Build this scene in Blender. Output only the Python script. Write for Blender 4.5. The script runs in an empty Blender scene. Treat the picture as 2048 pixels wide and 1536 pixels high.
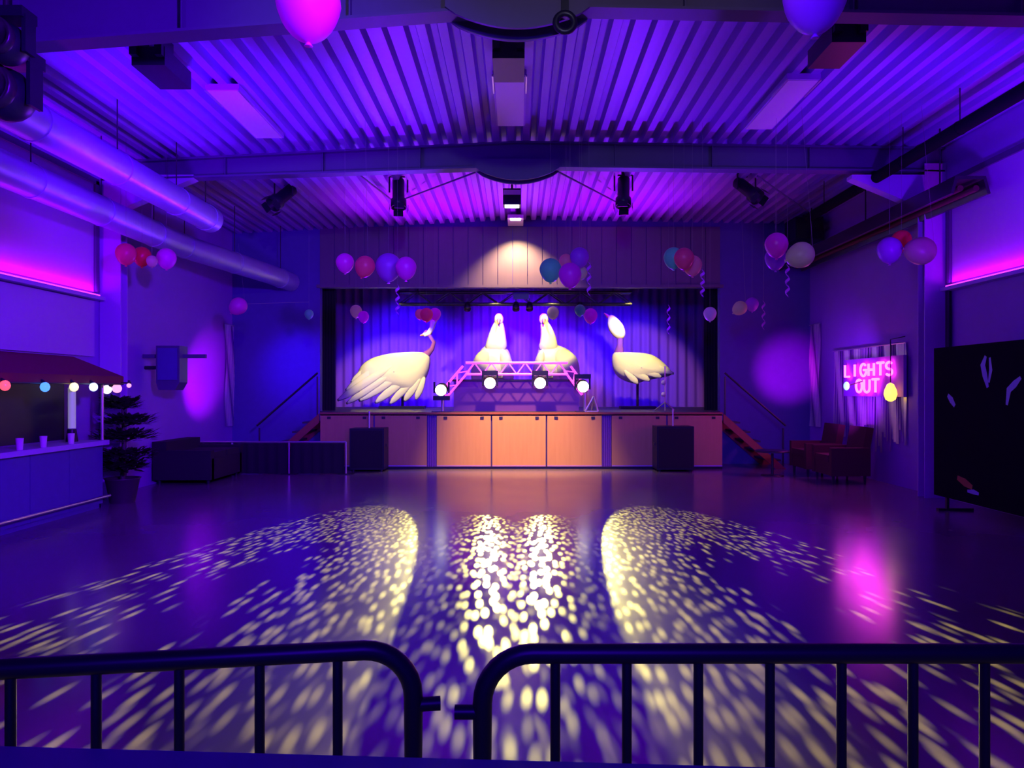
import bpy, bmesh, math, random
from mathutils import Vector, Matrix
random.seed(7)
sc = bpy.context.scene
C = sc.collection
PI = math.pi
F = 1540.0          # focal length in pixels of the 2048 x 1536 frame
EYE = 1.55          # camera height (m)

# ------------------------------------------------------------------ camera
cam = bpy.data.cameras.new('camera')
cam.sensor_width = 36.0
cam.lens = F / 2048 * 36.0
cam.shift_x = -11 / 2048
cam.shift_y = 12 / 2048
cam.clip_start = 0.02
cam_o = bpy.data.objects.new('camera', cam)
cam_o.location = (0, 0, EYE)
cam_o.rotation_euler = (PI / 2, 0, 0)
C.objects.link(cam_o)
sc.camera = cam_o

# ------------------------------------------------------------------ world + exposure
w = bpy.data.worlds.new('world'); sc.world = w
w.use_nodes = True
w.node_tree.nodes['Background'].inputs[0].default_value = (0.02, 0.0, 0.1, 1)
w.node_tree.nodes['Background'].inputs[1].default_value = 0.02
sc.view_settings.view_transform = 'Standard'
sc.view_settings.look = 'None'
sc.view_settings.exposure = 0.0
sc.view_settings.gamma = 1.0
sc.view_settings.use_curve_mapping = False
sc.cycles.max_bounces = 4
sc.cycles.diffuse_bounces = 2
sc.cycles.glossy_bounces = 2
sc.cycles.transmission_bounces = 3
sc.cycles.caustics_reflective = False
sc.cycles.caustics_refractive = False
sc.cycles.use_light_tree = True

VIOLET = (0.15, 0.0, 1.0)
BLUEV = (0.055, 0.0, 1.0)
MAGENTA = (0.62, 0.0, 1.0)
WARM = (1.0, 0.55, 0.22)

def aim(o, loc, target):
    o.location = loc
    o.rotation_euler = (Vector(target) - Vector(loc)).to_track_quat('-Z', 'Y').to_euler()

def spot(name, loc, target, color, power, deg, blend=0.6, size=0.1):
    l = bpy.data.lights.new(name, 'SPOT')
    l.color = color; l.energy = power; l.spot_size = math.radians(deg); l.spot_blend = blend
    l.shadow_soft_size = size
    o = bpy.data.objects.new(name, l); C.objects.link(o); aim(o, loc, target)
    return o

def area(name, loc, target, color, power, sx, sy, spread=180):
    l = bpy.data.lights.new(name, 'AREA'); l.shape = 'RECTANGLE'
    l.size = sx; l.size_y = sy; l.color = color; l.energy = power; l.spread = math.radians(spread)
    o = bpy.data.objects.new(name, l); C.objects.link(o); aim(o, loc, target)
    return o

# wash lights of the hall (unseen colour pars without fixtures; the fills among them are added)
# uplights at the stage front, washing the roof deck from behind the beams
spot('stage_uplight_left', (-2.3, 15.3, 1.5), (-2.6, 8.4, 5.0), VIOLET, 1150, 70, 1.0, 0.1)
spot('stage_uplight_right', (2.3, 15.3, 1.5), (2.2, 8.4, 5.0), VIOLET, 850, 70, 1.0, 0.1)
spot('stage_uplight_middle_a', (-1.7, 15.2, 2.0), (-1.5, 14.3, 5.1), MAGENTA, 850, 78, 1.0, 0.1)
spot('stage_uplight_middle_b', (1.9, 15.2, 2.0), (1.6, 14.3, 5.1), MAGENTA, 720, 78, 1.0, 0.1)
spot('added_ceiling_fill_a', (-3.7, 7.3, 2.6), (-3.9, 9.6, 5.0), VIOLET, 620, 100, 0.9, 0.15)  # added fill without a fixture, brightens the left roof deck
spot('added_ceiling_fill_b', (4.4, 7.3, 2.6), (5.0, 9.6, 5.0), VIOLET, 360, 96, 0.9, 0.15)  # added fill without a fixture, brightens the right roof deck
spot('wash_par_room_left', (1.5, 1.0, 3.3), (-6.0, 10.2, 2.1), VIOLET, 4200, 60, 0.9, 0.2)
spot('wash_par_room_right', (-1.5, 1.0, 3.3), (6.0, 10.2, 2.2), VIOLET, 500, 50, 0.9, 0.2)
spot('added_room_fill', (0.0, -1.0, 3.4), (0.0, 10.0, 0.3), BLUEV, 3000, 56, 0.9, 0.25)  # added blue fill from behind the camera for floor and room
spot('wash_par_left_wall', (-4.2, 13.0, 1.0), (-6.0, 14.6, 1.75), MAGENTA, 460, 40, 0.9, 0.05)
spot('wash_par_back_wall', (5.2, 14.4, 1.6), (5.65, 16.2, 1.95), (0.9, 0.0, 1.0), 190, 50, 0.9, 0.05)
spot('wash_par_right_wall', (4.6, 12.6, 0.9), (6.1, 13.7, 1.65), (0.3, 0.0, 1.0), 300, 62, 1.0, 0.05)
spot('wash_par_back_wall_left', (-4.6, 14.6, 2.4), (-4.6, 16.2, 2.0), BLUEV, 130, 70, 1.0, 0.05)
spot('added_front_fill', (0.0, -3.0, 3.2), (0.0, 1.3, 1.0), BLUEV, 420, 40, 0.9, 0.2)  # added lamp behind the camera, tints the barriers and table blue
spot('added_balloon_fill', (0.0, 0.6, 4.3), (0.0, 11.0, 3.25), (1.0, 0.97, 0.85), 190, 56, 0.5, 0.1)  # added white fill that brings out the balloon colours

# ------------------------------------------------------------------ helpers
def at(px, py, Y):
    """the world point that stands at depth Y and shows at that place of the frame"""
    return Vector(((px - 1035) * Y / F, Y, EYE + (780 - py) * Y / F))

def mat(name, col, rough=0.5, metal=0.0, spec=0.5, emit=None, strength=0.0, noise=0.0, nscale=8.0, bump=0.0, trans=0.0, alpha=1.0):
    m = bpy.data.materials.new(name); m.use_nodes = True
    nt = m.node_tree; b = nt.nodes['Principled BSDF']
    b.inputs['Base Color'].default_value = (*col, 1)
    b.inputs['Roughness'].default_value = rough
    b.inputs['Metallic'].default_value = metal
    b.inputs['Specular IOR Level'].default_value = spec
    if trans: b.inputs['Transmission Weight'].default_value = trans
    if emit:
        b.inputs['Emission Color'].default_value = (*emit, 1)
        b.inputs['Emission Strength'].default_value = strength
        m.cycles.emission_sampling = 'NONE'   # small glowing faces; their lamps light the room
    if noise or bump:
        tc = nt.nodes.new('ShaderNodeTexCoord'); n = nt.nodes.new('ShaderNodeTexNoise')
        n.inputs['Scale'].default_value = nscale; n.inputs['Detail'].default_value = 5
        nt.links.new(tc.outputs['Object'], n.inputs['Vector'])
        if noise:
            mx = nt.nodes.new('ShaderNodeMix'); mx.data_type = 'RGBA'
            mx.inputs[6].default_value = (*[c * (1 - noise) for c in col], 1)
            mx.inputs[7].default_value = (*[min(1, c * (1 + noise)) for c in col], 1)
            nt.links.new(n.outputs['Fac'], mx.inputs[0])
            nt.links.new(mx.outputs[2], b.inputs['Base Color'])
        if bump:
            bp = nt.nodes.new('ShaderNodeBump'); bp.inputs['Strength'].default_value = bump
            bp.inputs['Distance'].default_value = 0.01
            nt.links.new(n.outputs['Fac'], bp.inputs['Height'])
            nt.links.new(bp.outputs['Normal'], b.inputs['Normal'])
    return m

def wood_mat(name, c1, c2, scale=3.0, rough=0.45):
    m = bpy.data.materials.new(name); m.use_nodes = True
    nt = m.node_tree; b = nt.nodes['Principled BSDF']; b.inputs['Roughness'].default_value = rough
    tc = nt.nodes.new('ShaderNodeTexCoord'); mp = nt.nodes.new('ShaderNodeMapping')
    mp.inputs['Scale'].default_value = (scale * 6, scale * 6, scale * 0.5)
    n = nt.nodes.new('ShaderNodeTexNoise'); n.inputs['Scale'].default_value = 2; n.inputs['Detail'].default_value = 6
    mx = nt.nodes.new('ShaderNodeMix'); mx.data_type = 'RGBA'
    mx.inputs[6].default_value = (*c1, 1); mx.inputs[7].default_value = (*c2, 1)
    nt.links.new(tc.outputs['Object'], mp.inputs[0]); nt.links.new(mp.outputs[0], n.inputs['Vector'])
    nt.links.new(n.outputs['Fac'], mx.inputs[0]); nt.links.new(mx.outputs[2], b.inputs['Base Color'])
    return m

def balloon_mat(name, col):
    m = bpy.data.materials.new(name); m.use_nodes = True
    nt = m.node_tree; b = nt.nodes['Principled BSDF']; out = nt.nodes['Material Output']
    b.inputs['Base Color'].default_value = (*col, 1); b.inputs['Roughness'].default_value = 0.32
    t = nt.nodes.new('ShaderNodeBsdfTranslucent'); t.inputs[0].default_value = (*col, 1)
    mx = nt.nodes.new('ShaderNodeMixShader'); mx.inputs[0].default_value = 0.4
    nt.links.new(b.outputs[0], mx.inputs[1]); nt.links.new(t.outputs[0], mx.inputs[2])
    nt.links.new(mx.outputs[0], out.inputs[0])
    return m

class MB:
    def __init__(s): s.v = []; s.f = []; s.sm = []
    def add(s, vs, fs, smooth=False):
        o = len(s.v); s.v += [Vector(p) for p in vs]
        s.f += [tuple(i + o for i in f) for f in fs]; s.sm += [smooth] * len(fs)
        return s
    def box(s, c, d, rot=None):
        """centre, full size, optional rotation matrix"""
        hx, hy, hz = d[0] / 2, d[1] / 2, d[2] / 2
        vs = [Vector((x, y, z)) for x in (-hx, hx) for y in (-hy, hy) for z in (-hz, hz)]
        if rot is not None: vs = [rot @ p for p in vs]
        c = Vector(c)
        return s.add([p + c for p in vs], [(0, 1, 3, 2), (4, 6, 7, 5), (0, 4, 5, 1), (2, 3, 7, 6), (0, 2, 6, 4), (1, 5, 7, 3)])
    def bb(s, x0, x1, y0, y1, z0, z1):
        return s.box(((x0 + x1) / 2, (y0 + y1) / 2, (z0 + z1) / 2), (x1 - x0, y1 - y0, z1 - z0))
    def tube(s, pts, r, n=10, cap=True, closed=False):
        pts = [Vector(p) for p in pts]; N = len(pts); rings = []
        rr = r if isinstance(r, (list, tuple)) else [r] * N
        up = None
        for i, p in enumerate(pts):
            if closed: d = pts[(i + 1) % N] - pts[i - 1]
            else: d = pts[min(i + 1, N - 1)] - pts[max(i - 1, 0)]
            d.normalize()
            if up is None: up = Vector((0, 0, 1)) if abs(d.z) < 0.9 else Vector((0, 1, 0))
            a = d.cross(up); a.normalize(); b = a.cross(d); b.normalize(); up = b
            rings.append([p + (a * math.cos(t) + b * math.sin(t)) * rr[i] for t in [2 * PI * k / n for k in range(n)]])
        vs = [q for g in rings for q in g]; fs = []
        M = N if closed else N - 1
        for i in range(M):
            j = (i + 1) % N
            for k in range(n):
                l = (k + 1) % n
                fs.append((i * n + k, i * n + l, j * n + l, j * n + k))
        s.add(vs, fs, True)
        if cap and not closed:
            s.add(rings[0], [tuple(range(n))]); s.add(rings[-1], [tuple(range(n))[::-1]])
        return s
    def lathe(s, prof, c=(0, 0, 0), n=20, axis=None, smooth=True):
        """prof: (radius, height) list turned about z (or the rotation matrix given)"""
        c = Vector(c); vs = []; fs = []
        for r, h in prof:
            for k in range(n):
                t = 2 * PI * k / n; p = Vector((r * math.cos(t), r * math.sin(t), h))
                if axis is not None: p = axis @ p
                vs.append(p + c)
        for i in range(len(prof) - 1):
            for k in range(n):
                l = (k + 1) % n
                fs.append((i * n + k, i * n + l, (i + 1) * n + l, (i + 1) * n + k))
        s.add(vs, fs, smooth)
        L = len(prof)
        if prof[0][0] > 1e-5: s.add(vs[:n], [tuple(range(n))[::-1]])
        if prof[-1][0] > 1e-5: s.add(vs[(L - 1) * n:], [tuple(range(n))])
        return s
    def ball(s, c, r, n=16, m=10):
        r3 = r if isinstance(r, (list, tuple)) else (r, r, r); c = Vector(c)
        vs = []; fs = []
        for i in range(m + 1):
            a = PI * i / m
            for k in range(n):
                t = 2 * PI * k / n
                vs.append(c + Vector((r3[0] * math.sin(a) * math.cos(t), r3[1] * math.sin(a) * math.sin(t), r3[2] * math.cos(a))))
        for i in range(m):
            for k in range(n):
                l = (k + 1) % n
                fs.append((i * n + k, (i + 1) * n + k, (i + 1) * n + l, i * n + l))
        return s.add(vs, fs, True)
    def prism(s, outline, y0, y1):
        """outline: (x, z) polygon, extruded along y"""
        n = len(outline)
        vs = [Vector((x, y0, z)) for x, z in outline] + [Vector((x, y1, z)) for x, z in outline]
        fs = [tuple(range(n)), tuple(range(n, 2 * n))[::-1]]
        fs += [(i, i + n, (i + 1) % n + n, (i + 1) % n) for i in range(n)]
        return s.add(vs, fs)
    def prism_x(s, outline, x0, x1):
        """outline: (y, z) polygon, extruded along x"""
        n = len(outline)
        vs = [Vector((x0, y, z)) for y, z in outline] + [Vector((x1, y, z)) for y, z in outline]
        fs = [tuple(range(n)), tuple(range(n, 2 * n))[::-1]]
        fs += [(i, i + n, (i + 1) % n + n, (i + 1) % n) for i in range(n)]
        return s.add(vs, fs)
    def inflate(s, outline, y, depth, steps=5):
        """a padded shape: (x, z) outline swelling to both sides of the plane at y"""
        n = len(outline); cx = sum(p[0] for p in outline) / n; cz = sum(p[1] for p in outline) / n
        vs = []; fs = []
        ks = list(range(-steps, steps + 1))
        for k in ks:
            a = k / steps * PI / 2; sc_ = max(0.02, math.cos(a) ** 0.7); d = math.sin(a) * depth
            for x, z in outline: vs.append(Vector((cx + (x - cx) * sc_, y + d, cz + (z - cz) * sc_)))
        for i in range(len(ks) - 1):
            for k in range(n):
                l = (k + 1) % n; fs.append((i * n + k, i * n + l, (i + 1) * n + l, (i + 1) * n + k))
        return s.add(vs, fs, True)
    def build(s, name, m, parent=None, world=True):
        me = bpy.data.meshes.new(name)
        off = Vector((0, 0, 0)); o = bpy.data.objects.new(name, me)
        if parent is not None:
            if world:
                p = parent
                while p is not None: off += p.location; p = p.parent
            o.parent = parent
        else:
            xs = [p.x for p in s.v]; ys = [p.y for p in s.v]; zs = [p.z for p in s.v]
            off = Vector(((min(xs) + max(xs)) / 2, (min(ys) + max(ys)) / 2, min(zs)))
            o.location = off
        me.from_pydata([tuple(p - off) for p in s.v], [], s.f)
        me.polygons.foreach_set('use_smooth', s.sm)
        bm = bmesh.new(); bm.from_mesh(me); bmesh.ops.recalc_face_normals(bm, faces=bm.faces); bm.to_mesh(me); bm.free()
        me.materials.append(m); C.objects.link(o)
        return o

def tag(o, label=None, cat=None, group=None, kind=None):
    if label: o['label'] = label
    if cat: o['category'] = cat
    if group: o['group'] = group
    if kind: o['kind'] = kind
    return o

def thing(name, label, cat, loc=(0, 0, 0), rotz=0.0, group=None):
    o = bpy.data.objects.new(name, None); o.empty_display_size = 0.1
    o.location = loc; o.rotation_euler = (0, 0, rotz); C.objects.link(o)
    return tag(o, label, cat, group)

def dup(root, loc, rotz=None, label=None, group=None):
    r = root.copy(); C.objects.link(r); r.location = loc
    if rotz is not None: r.rotation_euler = (0, 0, rotz)
    if label: r['label'] = label
    if group: r['group'] = group
    for ch in list(root.children):
        c = ch.copy(); C.objects.link(c); c.parent = r
        for g in list(ch.children):
            d = g.copy(); C.objects.link(d); d.parent = c
    return r

def struct(name, mb, m, parent=None):
    o = mb.build(name, m, parent)
    if parent is None: o['kind'] = 'structure'
    return o

# ------------------------------------------------------------------ materials
M = {}
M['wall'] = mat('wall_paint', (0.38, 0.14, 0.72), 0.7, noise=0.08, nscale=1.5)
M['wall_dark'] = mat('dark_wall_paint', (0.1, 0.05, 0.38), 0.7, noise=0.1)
M['ceil'] = mat('coated_steel_deck', (0.42, 0.15, 0.82), 0.42, noise=0.06, nscale=0.7)
M['steel'] = mat('painted_steel', (0.1, 0.07, 0.2), 0.5, noise=0.08)
M['panel'] = mat('pale_panel', (0.55, 0.28, 0.85), 0.55)
M['black'] = mat('black_powder_coat', (0.01, 0.008, 0.03), 0.4, noise=0.2)
M['blackcloth'] = mat('black_cloth', (0.02, 0.02, 0.028), 0.9, bump=0.2, nscale=60)
M['darkmetal'] = mat('dark_metal', (0.06, 0.06, 0.075), 0.35, 0.6)
M['alu'] = mat('aluminium', (0.75, 0.75, 0.78), 0.3, 0.85)
M['galv'] = mat('galvanised_duct', (0.4, 0.35, 0.7), 0.38, 0.35, noise=0.1, nscale=3)
M['stagewood'] = wood_mat('orange_plywood', (0.72, 0.4, 0.2), (0.62, 0.32, 0.15), 1.5, 0.42)
M['board'] = wood_mat('pale_wall_board', (0.17, 0.105, 0.2), (0.14, 0.085, 0.17), 1.5, 0.5)
M['deck'] = mat('stage_deck', (0.05, 0.05, 0.06), 0.45)
M['curtain'] = mat('blue_stage_curtain', (0.26, 0.07, 0.5), 0.85)
M['redwood'] = wood_mat('red_brown_wood', (0.42, 0.12, 0.08), (0.32, 0.09, 0.06), 1.5)
M['white'] = mat('white_plastic', (0.85, 0.85, 0.85), 0.45)
M['swan'] = mat('white_swan_fabric', (0.9, 0.88, 0.8), 0.6, bump=0.3, nscale=20)
M['beak'] = mat('orange_beak', (0.85, 0.4, 0.1), 0.5)
M['leaf'] = mat('dark_foliage', (0.03, 0.06, 0.03), 0.7, noise=0.3)
M['pot'] = mat('dark_pot', (0.06, 0.05, 0.06), 0.5)
M['boardblack'] = mat('matte_black_board', (0.004, 0.004, 0.012), 0.8, spec=0.08)
M['deskcloth'] = mat('violet_desk_cloth', (0.16, 0.04, 0.6), 0.7)
M['maroon'] = mat('maroon_awning', (0.22, 0.04, 0.05), 0.8)
M['redseat'] = mat('dark_red_upholstery', (0.09, 0.015, 0.03), 0.85)
M['lens'] = mat('lit_white_lens', (1, 1, 1), 0.3, emit=(1.0, 0.93, 0.85), strength=6)
M['pinkneon'] = mat('pink_neon_tube', (1, 0.3, 0.7), 0.3, emit=(1.0, 0.05, 0.62), strength=9)
M['pinkled'] = mat('pink_led_strip', (1, 0.3, 0.7), 0.4, emit=(0.9, 0.04, 0.85), strength=2.2)
M['trussglow'] = mat('pink_glow_truss', (0.9, 0.5, 0.8), 0.35, 0.2, emit=(1.0, 0.06, 0.75), strength=1.3)  # glow put into the tubes in place of pink light on them

# glossy dance floor
def floor_mat():
    m = bpy.data.materials.new('glossy_dance_floor'); m.use_nodes = True
    nt = m.node_tree; b = nt.nodes['Principled BSDF']
    tc = nt.nodes.new('ShaderNodeTexCoord'); n = nt.nodes.new('ShaderNodeTexNoise'); n.inputs['Scale'].default_value = 1.3; n.inputs['Detail'].default_value = 6
    r = nt.nodes.new('ShaderNodeMapRange'); r.inputs[3].default_value = 0.15; r.inputs[4].default_value = 0.22
    mx = nt.nodes.new('ShaderNodeMix'); mx.data_type = 'RGBA'
    mx.inputs[6].default_value = (0.18, 0.15, 0.2, 1); mx.inputs[7].default_value = (0.22, 0.18, 0.24, 1)
    nt.links.new(tc.outputs['Object'], n.inputs['Vector']); nt.links.new(n.outputs['Fac'], r.inputs[0]); nt.links.new(n.outputs['Fac'], mx.inputs[0])
    nt.links.new(r.outputs[0], b.inputs['Roughness']); nt.links.new(mx.outputs[2], b.inputs['Base Color'])
    b.inputs['Specular IOR Level'].default_value = 0.4
    return m
M['floor'] = floor_mat()

# ------------------------------------------------------------------ room shell
XL, XR, YF, YB = -6.0, 6.15, -6.0, 16.2
def roof(x): return 5.13 + (0.05 * x if x < 0 else -0.015 * x)
struct('floor', MB().bb(XL - 0.2, XR + 0.2, YF - 0.2, 21.0, -0.12, 0.0), M['floor'])
# trapezoidal steel deck: real folds running away from the camera
deck = MB(); pitch = 0.213; x = XL - 0.1; prof = []
while x < XR + 0.1:
    for dx, dz in ((0.0, 0.0), (0.09, 0.0), (0.118, 0.09), (0.185, 0.09)):
        prof.append((x + dx, dz))
    x += pitch
prof = [(px, roof(px) + dz) for px, dz in prof]
vs = [(px, y, z) for y in (YF - 0.1, YB + 0.1) for px, z in prof]; n = len(prof)
deck.add(vs, [(i, i + 1, n + i + 1, n + i) for i in range(n - 1)])
vs2 = [(px, y, 5.5) for y in (YF - 0.1, YB + 0.1) for px in (XL - 0.1, XR + 0.1)]
deck.add(vs2, [(0, 1, 3, 2)])
struct('ceiling', deck, M['ceil'])
wl = struct('wall_left', MB().bb(XL - 0.15, XL, YF, YB, 0, 5.4), M['wall'])
wr = struct('wall_right', MB().bb(XR, XR + 0.15, YF, YB, 0, 5.4), M['wall'])
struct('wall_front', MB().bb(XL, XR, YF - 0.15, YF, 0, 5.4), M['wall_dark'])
# wall round the stage opening
OX0, OX1, OZ = at(640, 0, YB).x, at(1440, 0, YB).x, at(0, 575, YB).z
wb = MB()
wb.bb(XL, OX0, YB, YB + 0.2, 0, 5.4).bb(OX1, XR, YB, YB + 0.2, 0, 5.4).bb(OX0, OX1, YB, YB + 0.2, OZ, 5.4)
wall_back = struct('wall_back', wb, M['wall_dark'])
bw = (OX1 - OX0) / 27
bm0 = None
for k in range(27):
    x0 = OX0 + k * bw
    if bm0 is None:
        b0 = MB().bb(x0 + 0.006, x0 + bw - 0.006, YB - 0.03, YB - 0.001, OZ + 0.05, 4.98).build('board', M['board'], wall_back); bm0 = b0
    else:
        b1 = bm0.copy(); C.objects.link(b1); b1.location = (k * bw, 0, 0)
tr = MB().bb(OX0 - 0.05, OX1 + 0.05, YB - 0.1, YB + 0.02, OZ - 0.01, OZ + 0.05)
struct('trim_1', tr, M['board'])
# stage box behind the opening
ST = 1.109
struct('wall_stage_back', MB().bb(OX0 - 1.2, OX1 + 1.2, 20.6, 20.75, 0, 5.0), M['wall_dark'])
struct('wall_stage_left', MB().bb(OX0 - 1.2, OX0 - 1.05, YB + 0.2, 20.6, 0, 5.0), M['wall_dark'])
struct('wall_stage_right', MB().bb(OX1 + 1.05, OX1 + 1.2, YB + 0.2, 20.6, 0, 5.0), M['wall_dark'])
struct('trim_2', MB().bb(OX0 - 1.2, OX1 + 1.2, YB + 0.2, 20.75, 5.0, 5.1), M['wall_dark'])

# ------------------------------------------------------------------ side walls: ledges, blinds, LED strips, columns
def side(X, sgn, ledge, y0, y1, lower):
    s = sgn  # direction into the room
    name = 'left' if s > 0 else 'right'
    win = struct('window_1' if s > 0 else 'window_2', MB().bb(min(X, X + s * 0.04), max(X, X + s * 0.04), y0 + 0.1, y1 - 0.12, ledge + 0.06, 4.45), M['panel'])
    f = MB()
    for yy in (y0 + 0.05, y1 - 0.07): f.bb(min(X, X + s * 0.07), max(X, X + s * 0.07), yy - 0.04, yy + 0.04, ledge + 0.06, 4.5)
    f.bb(min(X, X + s * 0.07), max(X, X + s * 0.07), y0 + 0.02, y1 - 0.03, 4.45, 4.53)
    f.build('window_frame', M['steel'], win)
    MB().bb(min(X, X + s * 0.14), max(X, X + s * 0.14), y0, y1, ledge - 0.05, ledge).build('window_sill', M['panel'], win)
    led = MB().bb(min(X + s * 0.1, X + s * 0.12), max(X + s * 0.1, X + s * 0.12), y0 + 0.05, y1 - 0.1, ledge, ledge + 0.02).build('led_strip', M['pinkled'])
    tag(led, 'pink LED strip glowing along the ledge of the %s wall' % name, 'led strip')
    a = area('led_strip_light_' + name, (X + s * 0.11, (y0 + y1) / 2, ledge + 0.05), (X + s * 0.02, (y0 + y1) / 2, ledge + 1.2), (0.5, 0, 1), 34 if s > 0 else 30, 0.03, 1)
    a.data.size = 0.03; a.data.size_y = y1 - y0 - 0.2
    # aim keeps local y along the wall
    a.rotation_euler = Matrix(((s * 1.0, 0, 0), (0, 1, 0), (0, 0, 1))).to_euler()
    a.rotation_euler = (0, math.radians(180 - 8 * s), 0)
    if lower:
        p = MB().bb(min(X, X + s * 0.05), max(X, X + s * 0.05), y0 + 0.1, y1 - 0.12, lower, ledge - 0.07).build('wall_panel', M['panel'])
        tag(p, 'smooth pale wall panel below the LED ledge on the %s wall' % name, 'panel')
side(XL, 1, 2.87, 4.0, 10.95, 2.02)
side(XR, -1, 3.0, 4.0, 10.95, 0)

for nm, X, s in (('left', XL, 1), ('right', XR, -1)):
    for Y, d in ((11.14, 'beneath the roof beam nearest the stage'), (6.5, 'beneath the nearer roof beam')):
        t = thing('steel_column', 'painted steel column on the %s wall %s' % (nm, d), 'column', (X + s * 0.13, Y, 0), group='wall columns')
        m = MB(); cx = X + s * 0.16
        m.bb(cx - 0.15, cx + 0.15, Y - 0.1, Y - 0.08, 0, 4.8)
        m.build('flange', M['panel'], t)
        MB().bb(cx - 0.15, cx + 0.15, Y + 0.08, Y + 0.1, 0, 4.8).build('flange', M['panel'], t)
        MB().bb(cx - 0.01, cx + 0.01, Y - 0.08, Y + 0.08, 0, 4.8).build('web', M['steel'], t)
        # haunched knee where beam meets column
        z0 = 4.62; k = MB()
        k.prism([(X + s * 0.01, 4.15), (X + s * 0.31, 4.15), (X + s * 1.35, z0 - 0.03), (X + s * 1.35, z0 + 0.02), (X + s * 0.01, z0 + 0.02)], Y - 0.09, Y + 0.09)
        k.build('knee_haunch', M['panel'], t)

# ------------------------------------------------------------------ roof beams with a rounded apex plate
def beam(Y, zc, sl, sr, label):
    t = thing('roof_beam', label, 'beam', (0, Y, zc), group='steel roof beams')
    def z(x): return zc + (sl * x if x < 0 else -sr * x)
    xs = [XL + 0.02, 0, XR - 0.02]
    def band(za, zb, y0, y1):
        return MB().prism([(x, z(x) + za) for x in xs] + [(x, z(x) + zb if zb < 0.3 else roof(x) - 0.006) for x in xs[::-1]], y0, y1)
    band(0.0, 0.025, Y - 0.1, Y + 0.1).build('bottom_flange', M['steel'], t)
    band(0.025, 0.31, Y - 0.012, Y + 0.012).build('web', M['steel'], t)
    tf = MB().prism([(x, roof(x) - 0.03) for x in xs] + [(x, roof(x) - 0.006) for x in xs[::-1]], Y - 0.1, Y + 0.1)
    tf.build('top_flange', M['steel'], t)
    for sx in (-4.2, -2.8, -1.4, 1.4, 2.8, 4.2):
        MB().bb(sx - 0.006, sx + 0.006, Y - 0.09, Y - 0.013, z(sx) + 0.02, roof(sx) - 0.035).build('stiffener', M['steel'], t)
    o = [(-0.6, 0.1), (-0.6, -0.02)] + [(-0.6 + 1.2 * k / 14, -0.03 - 0.17 * math.sin(PI * k / 14) ** 0.8) for k in range(1, 14)] + [(0.6, -0.02), (0.6, 0.1)]
    MB().prism([(x, zc + dz) for x, dz in o], Y - 0.13, Y - 0.1).build('apex_plate', M['steel'], t)
    MB().prism([(x, zc + dz) for x, dz in o], Y + 0.1, Y + 0.13).build('apex_plate', M['steel'], t)
    return t
beam(6.5, 4.745, 0.075, 0.02, 'dark steel roof beam with rounded apex plate crossing the top of the picture')
beam(11.14, 4.755, 0.034, 0.012, 'steel roof beam with rounded apex plate between ceiling luminaires and stage spotlights')

# ------------------------------------------------------------------ ducts, pipes and tray under the roof
def duct(name, label, pts, r, m, hang, cat='duct', strap=True):
    t = thing(name, label, cat, Vector(pts[0]))
    MB().tube(pts, r, 20).build('duct_tube', m, t)
    L = [(Vector(pts[i]), Vector(pts[i + 1])) for i in range(len(pts) - 1)]
    for a, b in L:
        n = max(1, int((b - a).length / 1.3))
        for k in range(n):
            p = a.lerp(b, (k + 0.5) / n)
            d = (b - a).normalized()
            MB().tube([p - d * 0.02, p + d * 0.02], r * 1.05, 20).build('collar', m, t)
            if strap: MB().tube([p + Vector((0, 0, r)), Vector((p.x, p.y, roof(p.x) + 0.01))], 0.008, 6).build('hanger_rod', M['darkmetal'], t)
    return t
duct('ventilation_duct', 'round galvanised duct with capped end, nearer the hall middle of the two on the left', [(-4.62, 3.5, 4.11), (-4.62, 11.2, 4.11), (-4.62, 11.6, 4.11)], 0.19, M['galv'], 1)
duct('ventilation_duct', 'round galvanised duct bending towards the back wall above the left side', [(-5.42, 3.5, 3.88), (-5.42, 12.2, 3.88), (-5.35, 12.7, 3.87), (-4.9, 15.2, 3.84), (-4.75, 16.15, 3.81)], 0.19, M['galv'], 1)
duct('ceiling_pipe', 'thin black pipe running under the roof on the right', [(5.15, 3.0, 4.6), (5.15, 13.6, 4.6)], 0.08, M['boardblack'], 1, 'pipe')
tr_ = thing('radiant_heater', 'long dark tray shaped heater hung along the right wall', 'heater', (5.65, 12.8, 4.0))
MB().prism([(5.4, 4.0), (5.46, 4.22), (5.84, 4.22), (5.9, 4.0), (5.86, 4.0), (5.81, 4.18), (5.49, 4.18), (5.44, 4.0)], 9.6, 15.9).build('reflector_tray', M['darkmetal'], tr_)
for xx in (5.55, 5.75): MB().tube([(xx, 9.65, 4.08), (xx, 15.85, 4.08)], 0.04, 10).build('heater_tube', M['redseat'], tr_)
for yy in (10.3, 12.5, 14.8): MB().tube([(5.65, yy, 4.2), (5.65, yy, roof(5.65) + 0.01)], 0.012, 6).build('hanger_rod', M['darkmetal'], tr_)
sp = thing('corner_loudspeaker', 'dark loudspeaker hung high in the right back corner', 'loudspeaker', (5.75, 15.4, 4.45))
MB().bb(5.45, 6.0, 15.1, 15.7, 4.5, 4.95).build('cabinet', M['black'], sp)
MB().bb(5.48, 5.97, 15.085, 15.1, 4.53, 4.92).build('grille', M['blackcloth'], sp)
MB().tube([(5.72, 15.4, 4.93), (5.72, 15.4, roof(5.7) + 0.01)], 0.02, 8).build('hanger_rod', M['darkmetal'], sp)

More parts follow.
